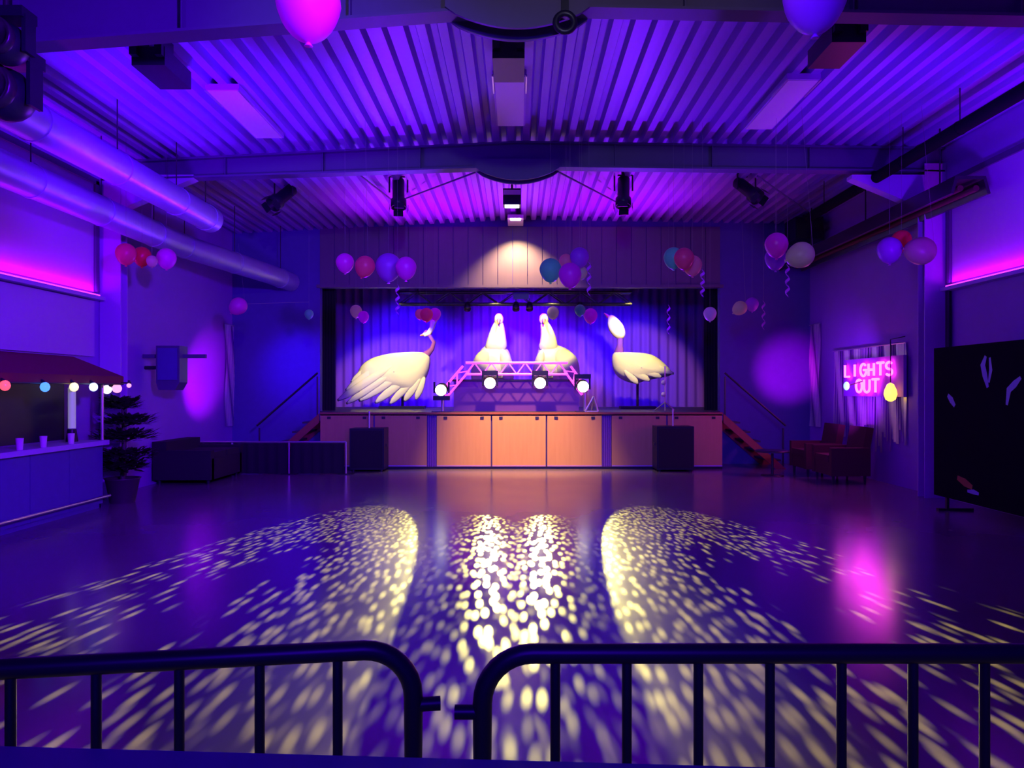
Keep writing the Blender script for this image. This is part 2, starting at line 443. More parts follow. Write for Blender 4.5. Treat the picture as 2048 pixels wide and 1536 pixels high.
# ------------------------------------------------------------------ luminaires on the steel deck
def luminaire(x, y0, y1, label):
    z = roof(x); t = thing('ceiling_luminaire', label, 'luminaire', (x, (y0 + y1) / 2, z - 0.07), group='unlit ceiling luminaires')
    MB().bb(x - 0.19, x + 0.19, y0, y1, z - 0.06, z + 0.005).build('housing', M['panel'], t)
    MB().bb(x - 0.17, x + 0.17, y0 + 0.02, y1 - 0.02, z - 0.07, z - 0.06).build('diffuser', M['white'], t)
    for s in (-1, 1): MB().bb(x + s * 0.19 - 0.008, x + s * 0.19 + 0.008, y0, y0 + 0.5, z - 0.075, z - 0.05).build('end_clip', M['alu'], t)
luminaire(-3.3, 8.6, 10.25, 'unlit rectangular ceiling luminaire on the left of the roof bay')
luminaire(-0.09, 8.6, 10.25, 'unlit rectangular ceiling luminaire in the middle of the roof bay')
luminaire(3.2, 8.6, 10.25, 'unlit rectangular ceiling luminaire on the right of the roof bay')
def black_fix(x, y, label):
    z = roof(x); t = thing('ceiling_projector', label, 'light fixture', (x, y, z - 0.3), group='black fixtures under the roof')
    MB().bb(x - 0.16, x + 0.16, y - 0.3, y + 0.3, z - 0.28, z - 0.1).build('housing', M['black'], t)
    for s in (-1, 1):
        MB().bb(x + s * 0.12 - 0.035, x + s * 0.12 + 0.035, y - 0.36, y - 0.1, z - 0.2, z + 0.005).build('bracket', M['black'], t)
    MB().lathe([(0.06, 0), (0.06, 0.06)], (x, y + 0.3, z - 0.19), 12, Matrix.Rotation(-PI / 2, 3, 'X')).build('lens', M['darkmetal'], t)
black_fix(-3.55, 7.7, 'black fixture under the roof in front of the left luminaire')
black_fix(-0.09, 7.95, 'black fixture under the roof in front of the middle luminaire')
black_fix(3.1, 7.5, 'black fixture under the roof in front of the right luminaire')

# ------------------------------------------------------------------ stage spotlights behind the second beam
def stage_spot(p, tilt, pan, label):
    z = roof(p.x); t = thing('stage_spotlight', label, 'spotlight', p, group='black stage spotlights under the roof')
    R = Matrix.Rotation(pan, 3, 'Z') @ Matrix.Rotation(tilt, 3, 'X')
    MB().lathe([(0.06, -0.26), (0.1, -0.22), (0.1, 0.12), (0.13, 0.14), (0.13, 0.28), (0.115, 0.28), (0.11, 0.16), (0, 0.16)], p, 18, R).build('lamp_body', M['black'], t)
    for s in (-1, 1):
        MB().tube([p + Vector((s * 0.15, 0, 0)), p + Vector((s * 0.15, 0, 0.26))], 0.014, 6).build('yoke_arm', M['black'], t)
    MB().tube([p + Vector((-0.15, 0, 0.26)), p + Vector((0.15, 0, 0.26))], 0.014, 6).build('yoke_bar', M['black'], t)
    MB().tube([p + Vector((0, 0, 0.25)), Vector((p.x, p.y, z + 0.01))], 0.018, 8).build('drop_pipe', M['black'], t)
    MB().box(p + Vector((0, 0, 0.3)), (0.07, 0.07, 0.1)).build('clamp', M['darkmetal'], t)
    for k in range(4):
        a = k * PI / 2
        MB().box(p + R @ Vector((0.15 * math.cos(a), 0.15 * math.sin(a), 0.31)), (0.16, 0.006, 0.1), R @ Matrix.Rotation(a + PI / 2, 3, 'Z')).build('barn_door', M['black'], t)
for px, py, tl, pn, d in ((567, 392, 2.3, -0.7, 'nearest the left ducts'), (797, 385, 2.9, 0.2, 'left of the middle fixture'), (1247, 382, 2.9, -0.2, 'right of the middle fixture'), (1493, 378, 2.3, 0.8, 'nearest the right wall')):
    stage_spot(at(px, py, 12.8), tl, pn, 'black stage spotlight under the roof, %s' % d)
for a, b, d in (((1115, 343), (1240, 408), 'right of the apex plate'), ((1515, 352), (1625, 430), 'beside the right spotlight'), ((950, 345), (790, 395), 'left of the apex plate'), ((700, 335), (790, 365), 'left of the second spotlight')):
    A = at(*a, 11.5); B = at(*b, 14.2); A.z = min(A.z, roof(A.x) - 0.01); B.z = min(B.z, roof(B.x) - 0.01)
    tag(MB().tube([A, B], 0.014, 6).build('roof_brace_rod', M['steel']), 'thin steel brace rod under the roof, %s' % d, 'rod', 'roof brace rods')

# middle fixture: the lamp that washes the stage front; an added washer lights the boards
p = at(1024, 395, 13.0)
t = thing('warm_floodlight', 'floodlight with pale housing hung at the middle in front of the stage wall', 'floodlight', p)
MB().bb(p.x - 0.15, p.x + 0.15, p.y - 0.1, p.y + 0.14, p.z - 0.14, p.z + 0.13).build('housing', M['black'], t)
MB().bb(p.x - 0.14, p.x + 0.14, p.y - 0.115, p.y - 0.1, p.z + 0.02, p.z + 0.1).build('front_plate', M['white'], t)
MB().bb(p.x - 0.12, p.x + 0.12, p.y - 0.06, p.y + 0.1, p.z - 0.155, p.z - 0.14).build('lamp_glass', M['lens'], t)
MB().tube([(p.x, p.y, p.z + 0.12), (p.x, p.y, roof(p.x) + 0.01)], 0.02, 8).build('drop_pipe', M['black'], t)
spot('warm_floodlight_lamp', (p.x, p.y, p.z - 0.2), (0.05, 15.1, 0.5), (1.0, 0.53, 0.1), 2600, 50, 1.0, 0.1)
p2 = Vector((-0.04, 15.95, 4.97))
t = thing('added_wall_washer', 'small added downward wall washer at the top of the board wall', 'wall light', p2)  # added fixture and lamp, shape the cone of light on the boards
MB().bb(p2.x - 0.16, p2.x + 0.16, 15.4, 16.16, 4.99, 5.06).build('housing', M['white'], t)
MB().bb(p2.x - 0.1, p2.x + 0.1, 15.42, 15.58, 4.975, 4.99).build('lamp_glass', M['lens'], t)
spot('added_wall_washer_lamp', (p2.x, 15.5, 4.95), (p2.x + 0.05, 16.18, 3.07), (1.0, 0.72, 0.24), 560, 100, 0.75, 0.03)

# clutter at the near beam
t = thing('ring_clamp_lamp', 'dark ring shaped lamp clamped to the near beam', 'lamp', at(1130, 45, 6.3))
c = at(1130, 45, 6.3)
MB().tube([c + Vector((0.075 * math.cos(a), 0, 0.075 * math.sin(a))) for a in [2 * PI * k / 20 for k in range(20)]], 0.028, 8, closed=True).build('ring', M['black'], t)
MB().bb(c.x - 0.03, c.x + 0.03, c.y - 0.02, c.y + 0.09, c.z + 0.06, 4.8).build('clamp', M['black'], t)
def near_head(px, py, Y, r, label):
    p = at(px, py, Y); t = thing('moving_head_light', label, 'stage light', p, group='dark lights at the near beam')
    MB().ball(p, (r, r * 1.1, r), 16, 10).build('lamp_head', M['black'], t)
    MB().lathe([(r * 0.8, 0), (r * 0.86, r * 0.5), (r * 0.7, r * 0.5), (r * 0.6, r * 0.35), (0, r * 0.35)], p + Vector((0.02, -r * 0.7, 0)), 16, Matrix.Rotation(PI / 2, 3, 'X')).build('lens_ring', M['darkmetal'], t)
    for s in (-1, 1): MB().box(p + Vector((s * r * 1.1, 0, r * 0.4)), (0.03, r * 0.8, r * 1.8)).build('yoke_arm', M['black'], t)
    MB().box(p + Vector((0, 0, r * 1.35)), (r * 2.3, r * 1.2, r * 0.5)).build('base', M['black'], t)
    MB().tube([p + Vector((0, 0, r * 1.5)), Vector((p.x, p.y, roof(p.x) + 0.01))], 0.02, 8).build('drop_pipe', M['darkmetal'], t)
near_head(12, 88, 5.6, 0.15, 'dark moving head lamp at the upper left picture edge, the higher one')
near_head(12, 190, 5.9, 0.2, 'dark moving head lamp at the upper left picture edge, the lower one')

# ------------------------------------------------------------------ stage
stage = thing('stage', 'raised stage with orange wooden front doors', 'stage', (0, 15.1, 0))
SY = 15.1
sx0, sx1 = at(640, 0, SY).x, at(1445, 0, SY).x
MB().bb(sx0, sx1, SY, YB, ST - 0.06, ST).bb(OX0 - 1.05, OX1 + 1.05, YB + 0.2, 20.6, ST - 0.06, ST).bb(OX0, OX1, YB, YB + 0.2, ST - 0.06, ST).build('deck', M['deck'], stage)
MB().bb(sx0, sx1, SY - 0.02, SY + 0.005, ST - 0.035, ST + 0.004).build('edge_trim', M['redwood'], stage)
MB().bb(sx0, sx1, SY + 0.06, SY + 0.1, 0, ST - 0.06).build('riser_board', M['wall_dark'], stage)
MB().bb(sx0, sx1, SY + 0.01, SY + 0.06, 0.0, 0.045).build('plinth', M['black'], stage)
edges = [(640, 747), (749, 854), (873, 982), (984, 1092), (1094, 1204), (1223, 1333), (1335, 1445)]
for a, b in edges:
    x0, x1 = at(a, 0, SY).x + 0.006, at(b, 0, SY).x - 0.006
    d = MB().bb(x0, x1, SY, SY + 0.03, 0.05, ST - 0.04).build('front_door', M['stagewood'], stage)
    for xx in (x0 + 0.17, x1 - 0.17):
        MB().bb(xx - 0.035, xx + 0.035, SY - 0.012, SY, ST - 0.13, ST - 0.08).build('latch', M['darkmetal'], d)
    MB().bb(x0, x1, SY - 0.006, SY, 0.05, 0.075).build('kick_rail', M['panel'], d)
for a, b in ((854, 873), (1204, 1223)):
    x0, x1 = at(a, 0, SY).x, at(b, 0, SY).x
    m = MB()
    for k in range(5): m.lathe([(0.022, 0.02), (0.02, ST - 0.05)], (x0 + (k + 0.5) * (x1 - x0) / 5, SY + 0.035, 0), 8)
    m.build('gap_curtain', M['deskcloth'], stage)

# stairs beside the stage
def stairs(s, label):
    xt = sx1 if s > 0 else sx0
    t = thing('stage_stairs', label, 'stairs', (xt + s * 0.6, 15.6, 0), group='stage stairs')
    n = 6; run = 1.2 / n; rise = ST / (n + 0.0)
    for yy in (15.12, 16.1):
        MB().prism([(xt + s * 0.02, ST - 0.02), (xt + s * 1.25, 0.0), (xt + s * 1.05, 0.0), (xt + s * 0.02, ST - 0.2)], yy - 0.02, yy + 0.02).build('stringer', M['redwood'], t)
    for k in range(n - 1):
        x = xt + s * (k + 0.6) * run; z = ST - (k + 1) * rise
        MB().bb(min(x, x + s * 0.24), max(x, x + s * 0.24), 15.14, 16.08, z - 0.035, z).build('tread', M['deck'], t)
    y = 15.13
    MB().tube([(xt + s * 0.05, y, ST + 0.78), (xt + s * 1.25, y, 0.85)], 0.02, 8).build('handrail', M['darkmetal'], t)
    for f in (0.06, 1.2):
        MB().tube([(xt + s * f, y, ST * (1 - f / 1.25) - 0.02), (xt + s * f, y, ST * (1 - f / 1.25) + 0.76)], 0.016, 8).build('rail_post', M['darkmetal'], t)
stairs(1, 'red brown wooden stairs up to the stage on the right side')
stairs(-1, 'red brown wooden stairs up to the stage behind the dark low barrier')

# backdrop: pleated curtain
bd = MB(); n = 260; vs = []
for k in range(n + 1):
    x = OX0 - 1.0 + (OX1 - OX0 + 2.0) * k / n
    y = 20.2 + 0.05 * math.sin(k * 1.05) + 0.02 * math.sin(k * 0.37)
    vs += [(x, y, ST), (x, y, 4.9)]
bd.add(vs, [(2 * k, 2 * k + 2, 2 * k + 3, 2 * k + 1) for k in range(n)], True)
cur = thing('backdrop_curtain', 'pleated blue lit backdrop curtain at the rear of the stage', 'curtain', (0, 20.2, ST))
bd.build('curtain_cloth', M['curtain'], cur)
MB().tube([(OX0 - 1.0, 20.2, 4.92), (OX1 + 1.0, 20.2, 4.92)], 0.025, 8).build('curtain_rail', M['black'], cur)
# stage legs (dark side drapes)
for s, a, b, nm in ((-1, 640, 668, 'left'), (1, 1412, 1440, 'right')):
    x0 = at(a, 0, 16.6).x; x1 = at(b, 0, 16.6).x; m = MB(); N = 24; vs = []
    for k in range(N + 1):
        x = x0 - 0.3 + (x1 - x0 + 0.6) * k / N if False else x0 + (x1 - x0) * k / N
        vs += [(x, 16.75 + 0.03 * math.sin(k * 1.3), ST), (x, 16.75 + 0.03 * math.sin(k * 1.3), 4.6)]
    m.add(vs, [(2 * k, 2 * k + 2, 2 * k + 3, 2 * k + 1) for k in range(N)], True)
    tag(m.build('side_drape', M['blackcloth']), 'narrow black side drape at the %s of the stage opening' % nm, 'drape')

# blue and violet stage lamps
spot('stage_blue_left', (-2.4, 17.0, 4.3), (-2.9, 20.2, 2.1), BLUEV, 1600, 60, 1.0, 0.1)
spot('stage_blue_right', (2.4, 17.0, 4.3), (2.7, 20.2, 2.1), BLUEV, 1000, 60, 1.0, 0.1)
spot('stage_violet_mid', (0.0, 17.0, 4.3), (0.0, 20.2, 1.9), (0.15, 0, 1.0), 1900, 75, 1.0, 0.1)

# lighting truss across the stage
def truss_bar(t, p, q, h, r=0.02, n=10, m=None, d=None):
    """box truss between two points: four chords and diagonal webs, each a part"""
    p = Vector(p); q = Vector(q); ax = (q - p).normalized()
    up = Vector((0, 0, 1)) if abs(ax.z) < 0.95 else Vector((1, 0, 0))
    sd = ax.cross(up).normalized(); up = sd.cross(ax).normalized()
    m = m or M['alu']; d = d or h
    off = [up * h / 2 + sd * d / 2, up * h / 2 - sd * d / 2, -up * h / 2 + sd * d / 2, -up * h / 2 - sd * d / 2]
    for o in off: MB().tube([p + o, q + o], r, 8).build('chord', m, t)
    for k in range(n):
        a = p.lerp(q, k / n); b = p.lerp(q, (k + 1) / n)
        i, j = (0, 2) if k % 2 else (2, 0)
        MB().tube([a + off[i], b + off[j]], r * 0.6, 6).build('web_brace', m, t)
        i, j = (1, 3) if k % 2 else (3, 1)
        MB().tube([a + off[i], b + off[j]], r * 0.6, 6).build('web_brace', m, t)
t = thing('stage_truss', 'long aluminium lighting truss hung high across the stage opening', 'truss', (0, 17.2, 3.5))
ta, tb = at(800, 597, 17.2), at(1262, 597, 17.2)
truss_bar(t, ta, tb, 0.26, 0.024, 14, M['darkmetal'])
for xx in (ta.x + 0.4, tb.x - 0.4): MB().tube([(xx, 17.2, ta.z + 0.1), (xx, 17.2, 5.02)], 0.012, 6).build('hanger_cable', M['darkmetal'], t)
def par(px, py, Y, label):
    p = at(px, py, Y); t = thing('par_lamp', label, 'stage light', p, group='small lamps on the stage truss')
    R = Matrix.Rotation(2.6, 3, 'X')
    MB().lathe([(0.03, -0.1), (0.07, -0.07), (0.08, 0.1), (0.07, 0.1), (0.06, 0.02), (0, 0.02)], p, 14, R).build('lamp_body', M['darkmetal'], t)
    MB().lathe([(0.062, 0.03), (0.06, 0.06), (0, 0.07)], p, 14, R).build('lens', M['alu'], t)
    MB().box(p + Vector((0, 0, 0.1)), (0.03, 0.03, 0.14)).build('clamp', M['darkmetal'], t)
for px, d in ((935, 'leftmost'), (1032, 'second from the left'), (1059, 'third from the left'), (1160, 'rightmost')):
    par(px, 612, 17.07, 'small par lamp hanging from the stage truss, %s' % d)
tag(MB().box(at(1042, 590, 17.0), (0.34, 0.1, 0.18)).tube([at(1042, 584, 17.0), at(1042, 584, 17.0) + Vector((0, 0.2, 0.05))], 0.02, 6).build('truss_box', M['darkmetal']), 'flat dimmer box on the middle of the stage truss', 'box')

# swans lit by warm truss lamps
def px_outline(pts, Y): return [(at(a, b, Y).x, at(a, b, Y).z) for a, b in pts]
def smooth_outline(pts, it=2):
    for _ in range(it):
        q = []
        for i in range(len(pts)):
            a, b = pts[i], pts[(i + 1) % len(pts)]
            q += [(a[0] * .75 + b[0] * .25, a[1] * .75 + b[1] * .25), (a[0] * .25 + b[0] * .75, a[1] * .25 + b[1] * .75)]
        pts = q
    return pts
SWY = 18.2
def pad(t, name, pts, depth, m, dy=0.0, it=2):
    o = smooth_outline(px_outline(pts, SWY), it)
    return MB().inflate(o, SWY + dy, depth).build(name, m, t)
def feather(t, a, b, wd, dy):
    A = Vector((at(*a, SWY).x, at(*a, SWY).z)); B = Vector((at(*b, SWY).x, at(*b, SWY).z)); d = (B - A); nrm = Vector((-d.y, d.x)).normalized() * wd
    o = [A, A + d * .3 + nrm, A + d * .75 + nrm, B, A + d * .75 - nrm, A + d * .3 - nrm]
    o = smooth_outline([(p.x, p.y) for p in o], 1)
    MB().inflate(o, SWY + dy, 0.035, 3).build('feather', M['swan'], t)
def swan_base(t, px0, px1, ztop):
    x0, x1 = at(px0, 0, SWY).x, at(px1, 0, SWY).x
    MB().bb(x0, x1, SWY - 0.2, SWY + 0.2, ST, ST + 0.06).build('plinth', M['black'], t)
    xm = (x0 + x1) / 2
    if ztop > ST + 0.1: MB().tube([(xm, SWY, ST + 0.05), (xm, SWY, ztop)], 0.03, 8).build('post', M['black'], t)
t = thing('swan_figure', 'big white swan with a long feathered wing sweeping down to the left', 'swan figure', (at(780, 0, SWY).x, SWY, ST), group='white swan figures on the stage')
pad(t, 'body', [(740, 716), (785, 705), (845, 703), (862, 710), (860, 740), (845, 772), (826, 790), (780, 782), (735, 775), (712, 760), (718, 735)], 0.28, M['swan'])
for a, b, wd, dy in (((800, 725), (672, 806), .1, -.26), ((805, 735), (690, 812), .09, -.24), ((820, 740), (715, 806), .1, -.22), ((830, 745), (748, 810), .1, -.2), ((838, 750), (778, 812), .09, -.18), ((845, 752), (808, 806), .09, -.16), ((852, 750), (832, 803), .08, -.14), ((790, 715), (688, 786), .1, -.2), ((765, 718), (700, 768), .09, -.12)):
    feather(t, a, b, wd, dy)
MB().tube([at(850, 712, SWY), at(864, 698, SWY), at(868, 684, SWY), at(860, 672, SWY), at(850, 662, SWY)], [0.1, 0.06, 0.045, 0.045, 0.05], 10).build('neck', M['curtain'], t)  # curtain colour paints the white neck as unlit
MB().tube([at(848, 670, SWY), at(858, 666, SWY), at(864, 656, SWY), at(866, 645, SWY), at(872, 638, SWY)], [0.05, 0.07, 0.06, 0.075, 0.05], 10).build('head', M['swan'], t)
MB().tube([at(851, 668, SWY), at(840, 671, SWY)], [0.045, 0.015], 8).build('beak', M['beak'], t)
swan_base(t, 760, 850, 1.6)
for xs, d in (((945, 1028, 990, 998, 972, 1012), 'left'), ((1066, 1158, 1098, 1087, 1078, 1112), 'right')):
    l, r, m_, tp, nl, nr = xs
    t = thing('swan_figure', 'upright white swan seen from the front, %s one behind the mixing desk' % d, 'swan figure', (at(m_, 0, SWY).x, SWY, ST), group='white swan figures on the stage')
    pad(t, 'body', [(m_ - 20, 688), (m_ + 18, 688), (r - 6, 708), (r, 745), (r - 6, 790), (m_ + 14, 812), (m_ - 14, 812), (l + 4, 790), (l - 2, 745), (l + 8, 712)], 0.32, M['swan'])
    pad(t, 'wing', [(m_ - 8, 695), (m_ - 14, 760), (l + 6, 800), (l - 4, 745), (l + 8, 706)], 0.12, M['swan'], -0.27)
    pad(t, 'wing', [(m_ + 8, 695), (m_ + 14, 760), (r - 6, 800), (r + 2, 745), (r - 8, 706)], 0.12, M['swan'], -0.27)
    pad(t, 'neck', [(tp - 8, 640), (tp + 8, 640), (nr, 672), (nr + 4, 705), (nl - 4, 705), (nl + 4, 672)], 0.14, M['swan'], -0.12)
    MB().ball(at(tp, 640, SWY) + Vector((0, -0.14, 0)), (0.11, 0.16, 0.15)).build('head', M['swan'], t)
    MB().tube([at(tp, 642, SWY) + Vector((0, -0.28, 0)), at(tp, 650, SWY) + Vector((0, -0.42, 0))], [0.05, 0.012], 8).build('beak', M['beak'], t)
    swan_base(t, m_ - 30, m_ + 30, 1.3)
t = thing('swan_figure', 'white swan with tilted oval head and tail pointing right', 'swan figure', (at(1280, 0, SWY).x, SWY, ST), group='white swan figures on the stage')
pad(t, 'body', [(1224, 702), (1250, 704), (1300, 706), (1325, 722), (1350, 750), (1318, 756), (1296, 760), (1268, 769), (1236, 756), (1223, 735)], 0.3, M['swan'])
for a, b, wd, dy in (((1250, 715), (1350, 750), .09, -.22), ((1248, 725), (1325, 757), .09, -.24), ((1245, 732), (1300, 764), .09, -.25), ((1243, 738), (1275, 770), .08, -.24)):
    feather(t, a, b, wd, dy)
MB().tube([at(1238, 706, SWY), at(1240, 690, SWY), at(1240, 674, SWY)], [0.12, 0.07, 0.07], 10).build('neck', M['curtain'], t)  # neck shade put into its colour with the curtain material
pad(t, 'head', [(1216, 630), (1228, 630), (1248, 650), (1252, 670), (1244, 680), (1228, 676), (1214, 655)], 0.14, M['swan'])
MB().tube([at(1217, 634, SWY), at(1208, 626, SWY)], [0.05, 0.012], 8).build('beak', M['beak'], t)
swan_base(t, 1240, 1310, 1.85)
for px, py, e, d in ((800, 722, 420, 60), (990, 686, 260, 46), (1105, 686, 260, 46), (1262, 694, 300, 54)):
    T = at(px, py, SWY)
    spot('swan_spot', (T.x * 0.92, 16.45, 3.5), T, (1.0, 0.77, 0.18), e, d, 0.35, 0.05)

# ------------------------------------------------------------------ DJ desk, pink truss arch, four moving heads
DY = 15.75
desk = thing('mixing_desk', 'dark mixing desk behind the pink lit truss arch', 'desk', (at(1032, 0, DY).x, DY + 0.4, ST))
x0, x1 = at(905, 0, DY).x, at(1160, 0, DY).x
MB().bb(x0, x1, DY + 0.3, DY + 0.34, ST, ST + 0.62).build('front_board', M['deskcloth'], desk)
MB().bb(x0 - 0.03, x1 + 0.03, DY + 0.28, DY + 0.95, ST + 0.62, ST + 0.66).build('desk_top', M['black'], desk)
for xx in (x0 + 0.04, x1 - 0.04):
    for yy in (DY + 0.4, DY + 0.9): MB().bb(xx - 0.025, xx + 0.025, yy - 0.025, yy + 0.025, ST, ST + 0.62).build('leg', M['black'], desk)
def mixer(px, label):
    x = at(px, 0, DY + 0.6).x
    t = thing('mixer_console', label, 'mixer', (x, DY + 0.6, ST + 0.66), group='gear on the mixing desk')
    MB().prism_x([(DY + 0.4, ST + 0.66), (DY + 0.8, ST + 0.66), (DY + 0.8, ST + 0.78), (DY + 0.4, ST + 0.7)], x - 0.22, x + 0.22).build('case', M['darkmetal'], t)
    for k in range(4): MB().lathe([(0.03, 0), (0.025, 0.04)], (x - 0.15 + 0.1 * k, DY + 0.6, ST + 0.735), 10).build('knob', M['alu'], t)
mixer(985, 'mixer console on the left half of the mixing desk'); mixer(1085, 'mixer console on the right half of the mixing desk')
TY = 15.6
arch = thing('truss_arch', 'pink lit aluminium truss arch standing in front of the mixing desk', 'truss', (at(1030, 0, TY).x, TY, ST))
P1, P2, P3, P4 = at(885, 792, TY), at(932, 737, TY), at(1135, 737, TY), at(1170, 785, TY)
truss_bar(arch, P2, P3, 0.23, 0.022, 12, M['trussglow'], 0.2)
truss_bar(arch, P1, P2, 0.16, 0.018, 4, M['trussglow'], 0.16)
truss_bar(arch, P3, P4, 0.16, 0.018, 4, M['trussglow'], 0.16)
for p in (P1, P4):
    MB().tube([(p.x, TY, ST + 0.01), p], 0.03, 10).build('leg', M['alu'], arch)
    MB().bb(p.x - 0.2, p.x + 0.2, TY - 0.2, TY + 0.2, ST, ST + 0.015).build('base_plate', M['darkmetal'], arch)

GOBO = []
NEAR = 6.0
def moving_head(px, py, Y, aimpt, label, power, deg):
    p = at(px, py, Y)
    t = thing('moving_head_light', label, 'stage light', p, group='moving heads at the truss arch')
    d = (Vector(aimpt) - p).normalized()
    R = Vector((0, 0, 1)).rotation_difference(d).to_matrix()
    MB().lathe([(0.05, -0.24), (0.1, -0.2), (0.125, -0.05), (0.125, 0.07), (0.115, 0.08)], p, 18, R).build('lamp_head', M['black'], t)
    MB().lathe([(0.115, 0.078), (0.1, 0.1), (0.05, 0.115), (0, 0.12)], p, 18, R).build('lens', M['lens'], t)
    for s in (-1, 1): MB().box(p + Vector((s * 0.145, 0.02, 0.04)), (0.03, 0.08, 0.22)).build('yoke_arm', M['black'], t)
    if py < 775: MB().box(p + Vector((0, 0.02, 0.19)), (0.32, 0.16, 0.09)).build('base', M['black'], t)
    else: MB().box(p + Vector((0, 0.02, -0.17)), (0.32, 0.2, 0.09)).build('base', M['black'], t)
    lp = p + d * 0.16
    o = spot('moving_head_beam', lp, aimpt, (1.0, 0.95, 0.5), power, deg, 0.12, 0.012)
    GOBO.append((o, px))
    return o
moving_head(883, 779, 15.35, (-2.15, 6.15, 0), 'moving head lamp with glaring lens, far left of the truss arch', 42000, 16.3)
moving_head(980, 765, 15.35, (-0.42, 6.1, 0), 'moving head lamp with glaring lens, left one under the truss arch', 8000, 12.5)
moving_head(1080, 765, 15.35, (0.36, 6.1, 0), 'moving head lamp with glaring lens, right one under the truss arch', 8000, 12.5)
moving_head(1165, 772, 15.35, (2.0, 6.3, 0), 'moving head lamp with glaring lens, far right of the truss arch', 42000, 16.3)

def gobo(o, seed, inner, side, scale, color):
    """glass pattern wheel inside the lamp: scattered round dots in a ring, dimmer and sparser at its middle"""
    l = o.data; l.use_nodes = True; nt = l.node_tree; N = nt.nodes; L = nt.links
    em = N['Emission']; em.inputs[0].default_value = (*color, 1)
    l.color = (1, 1, 1)
    tc = N.new('ShaderNodeTexCoord'); sp_ = N.new('ShaderNodeSeparateXYZ'); L.new(tc.outputs['Normal'], sp_.inputs[0])
    def math_(op, a, b=None, c=None):
        n = N.new('ShaderNodeMath'); n.operation = op
        for i, v in enumerate((a, b, c)):
            if v is None: continue
            if isinstance(v, (int, float)): n.inputs[i].default_value = v
            else: L.new(v, n.inputs[i])
        return n.outputs[0]
    z = math_('ABSOLUTE', sp_.outputs[2])
    u = math_('DIVIDE', sp_.outputs[0], z); v = math_('DIVIDE', sp_.outputs[1], z)
    cb = N.new('ShaderNodeCombineXYZ'); L.new(u, cb.inputs[0]); L.new(v, cb.inputs[1]); cb.inputs[2].default_value = seed
    vo = N.new('ShaderNodeTexVoronoi'); vo.voronoi_dimensions = '2D'; vo.inputs['Scale'].default_value = scale
    ad = N.new('ShaderNodeVectorMath'); ad.operation = 'MULTIPLY_ADD'; L.new(cb.outputs[0], ad.inputs[0]); ad.inputs[2].default_value = (seed * 3.1, seed * 1.7, 0); ad.inputs[1].default_value = (1.0, 1.7, 1.0)
    L.new(ad.outputs[0], vo.inputs['Vector'])
    r = math_('SQRT', math_('ADD', math_('MULTIPLY', u, u), math_('MULTIPLY', v, v)))
    no = N.new('ShaderNodeTexNoise'); no.inputs['Scale'].default_value = 14; no.inputs['Detail'].default_value = 2; L.new(ad.outputs[0], no.inputs['Vector'])
    cr = N.new('ShaderNodeSeparateColor'); L.new(vo.outputs['Color'], cr.inputs[0])
    def sstep(x, a, b):
        n = N.new('ShaderNodeMapRange'); n.interpolation_type = 'SMOOTHSTEP'; n.inputs[1].default_value = a; n.inputs[2].default_value = b
        n.inputs[3].default_value = 0; n.inputs[4].default_value = 1; L.new(x, n.inputs[0]); return n.outputs[0]
    dot = math_('SUBTRACT', 1.0, sstep(vo.outputs['Distance'], 0.24, 0.34))
    ring = sstep(r, inner - 0.02, inner + 0.025) if inner else math_('MULTIPLY_ADD', r, 0.0, 1.0)
    dens = math_('ADD', ring, math_('MULTIPLY', math_('SUBTRACT', no.outputs[0], 0.5), 1.5))
    if side: dens = math_('SUBTRACT', math_('ADD', dens, math_('MULTIPLY', u, side * 3.6)), 0.06)
    keep = sstep(math_('SUBTRACT', dens, cr.outputs[0]), -0.05, 0.12)
    lev = math_('MULTIPLY_ADD', cr.outputs[1], 0.7, 0.45)
    s = math_('MULTIPLY', math_('MULTIPLY', dot, keep), lev)
    if side: s = math_('ADD', s, math_('MULTIPLY', sstep(math_('MULTIPLY', u, side), 0.04, 0.14), 0.2))
    s = math_('MULTIPLY', s, math_('MAXIMUM', math_('MULTIPLY_ADD', v, NEAR if side else 11.0, 1.0), 0.15))
    L.new(s, em.inputs['Strength'])
for i, (o, px) in enumerate(GOBO):
    gobo(o, 1.37 * (i + 1), 0.035 if i in (0, 3) else 0.0, (-1, 0, 0, 1)[i], 124, (1.0, 0.86, 0.17))

# small things on the stage
def stand_frame(px0, px1, y0, y1, Y, label):
    A = at(px0, y1, Y); B = at(px1, y1, Y); T = at((px0 + px1 * 2) / 3, y0, Y); A.z = B.z = ST + 0.012
    t = thing('stand', label, 'stand', (A.x, Y, ST))
    for a, b in ((A, T), (T, B), (A, B)): MB().tube([a, b], 0.02, 8).build('leg', M['alu'], t)
    Cc = at((px0 + px1) / 2, 0, Y + 0.08); Cc.z = ST + 0.012
    MB().tube([T, Cc], 0.02, 8).build('leg', M['alu'], t)
stand_frame(1170, 1196, 793, 824, 15.3, 'small triangular metal stand on the stage edge right of the arch')
t = thing('microphone_stand', 'thin stand with small lamps near the right side of the stage', 'stand', (at(1330, 0, 16.4).x, 16.4, ST))
q = at(1330, 0, 16.4)
MB().tube([(q.x, 16.4, ST), (q.x, 16.4, ST + 0.95)], 0.014, 8).build('pole', M['alu'], t)
for k in range(3):
    a = 2 * PI * k / 3 + 0.4; MB().tube([(q.x, 16.4, ST + 0.18), (q.x + 0.24 * math.cos(a), 16.4 + 0.24 * math.sin(a), ST + 0.012)], 0.012, 6).build('leg', M['alu'], t)
for dz in (0.35, 0.6): MB().ball((q.x - 0.04, 16.36, ST + dz), 0.05, 10, 8).build('lamp', M['white'], t)

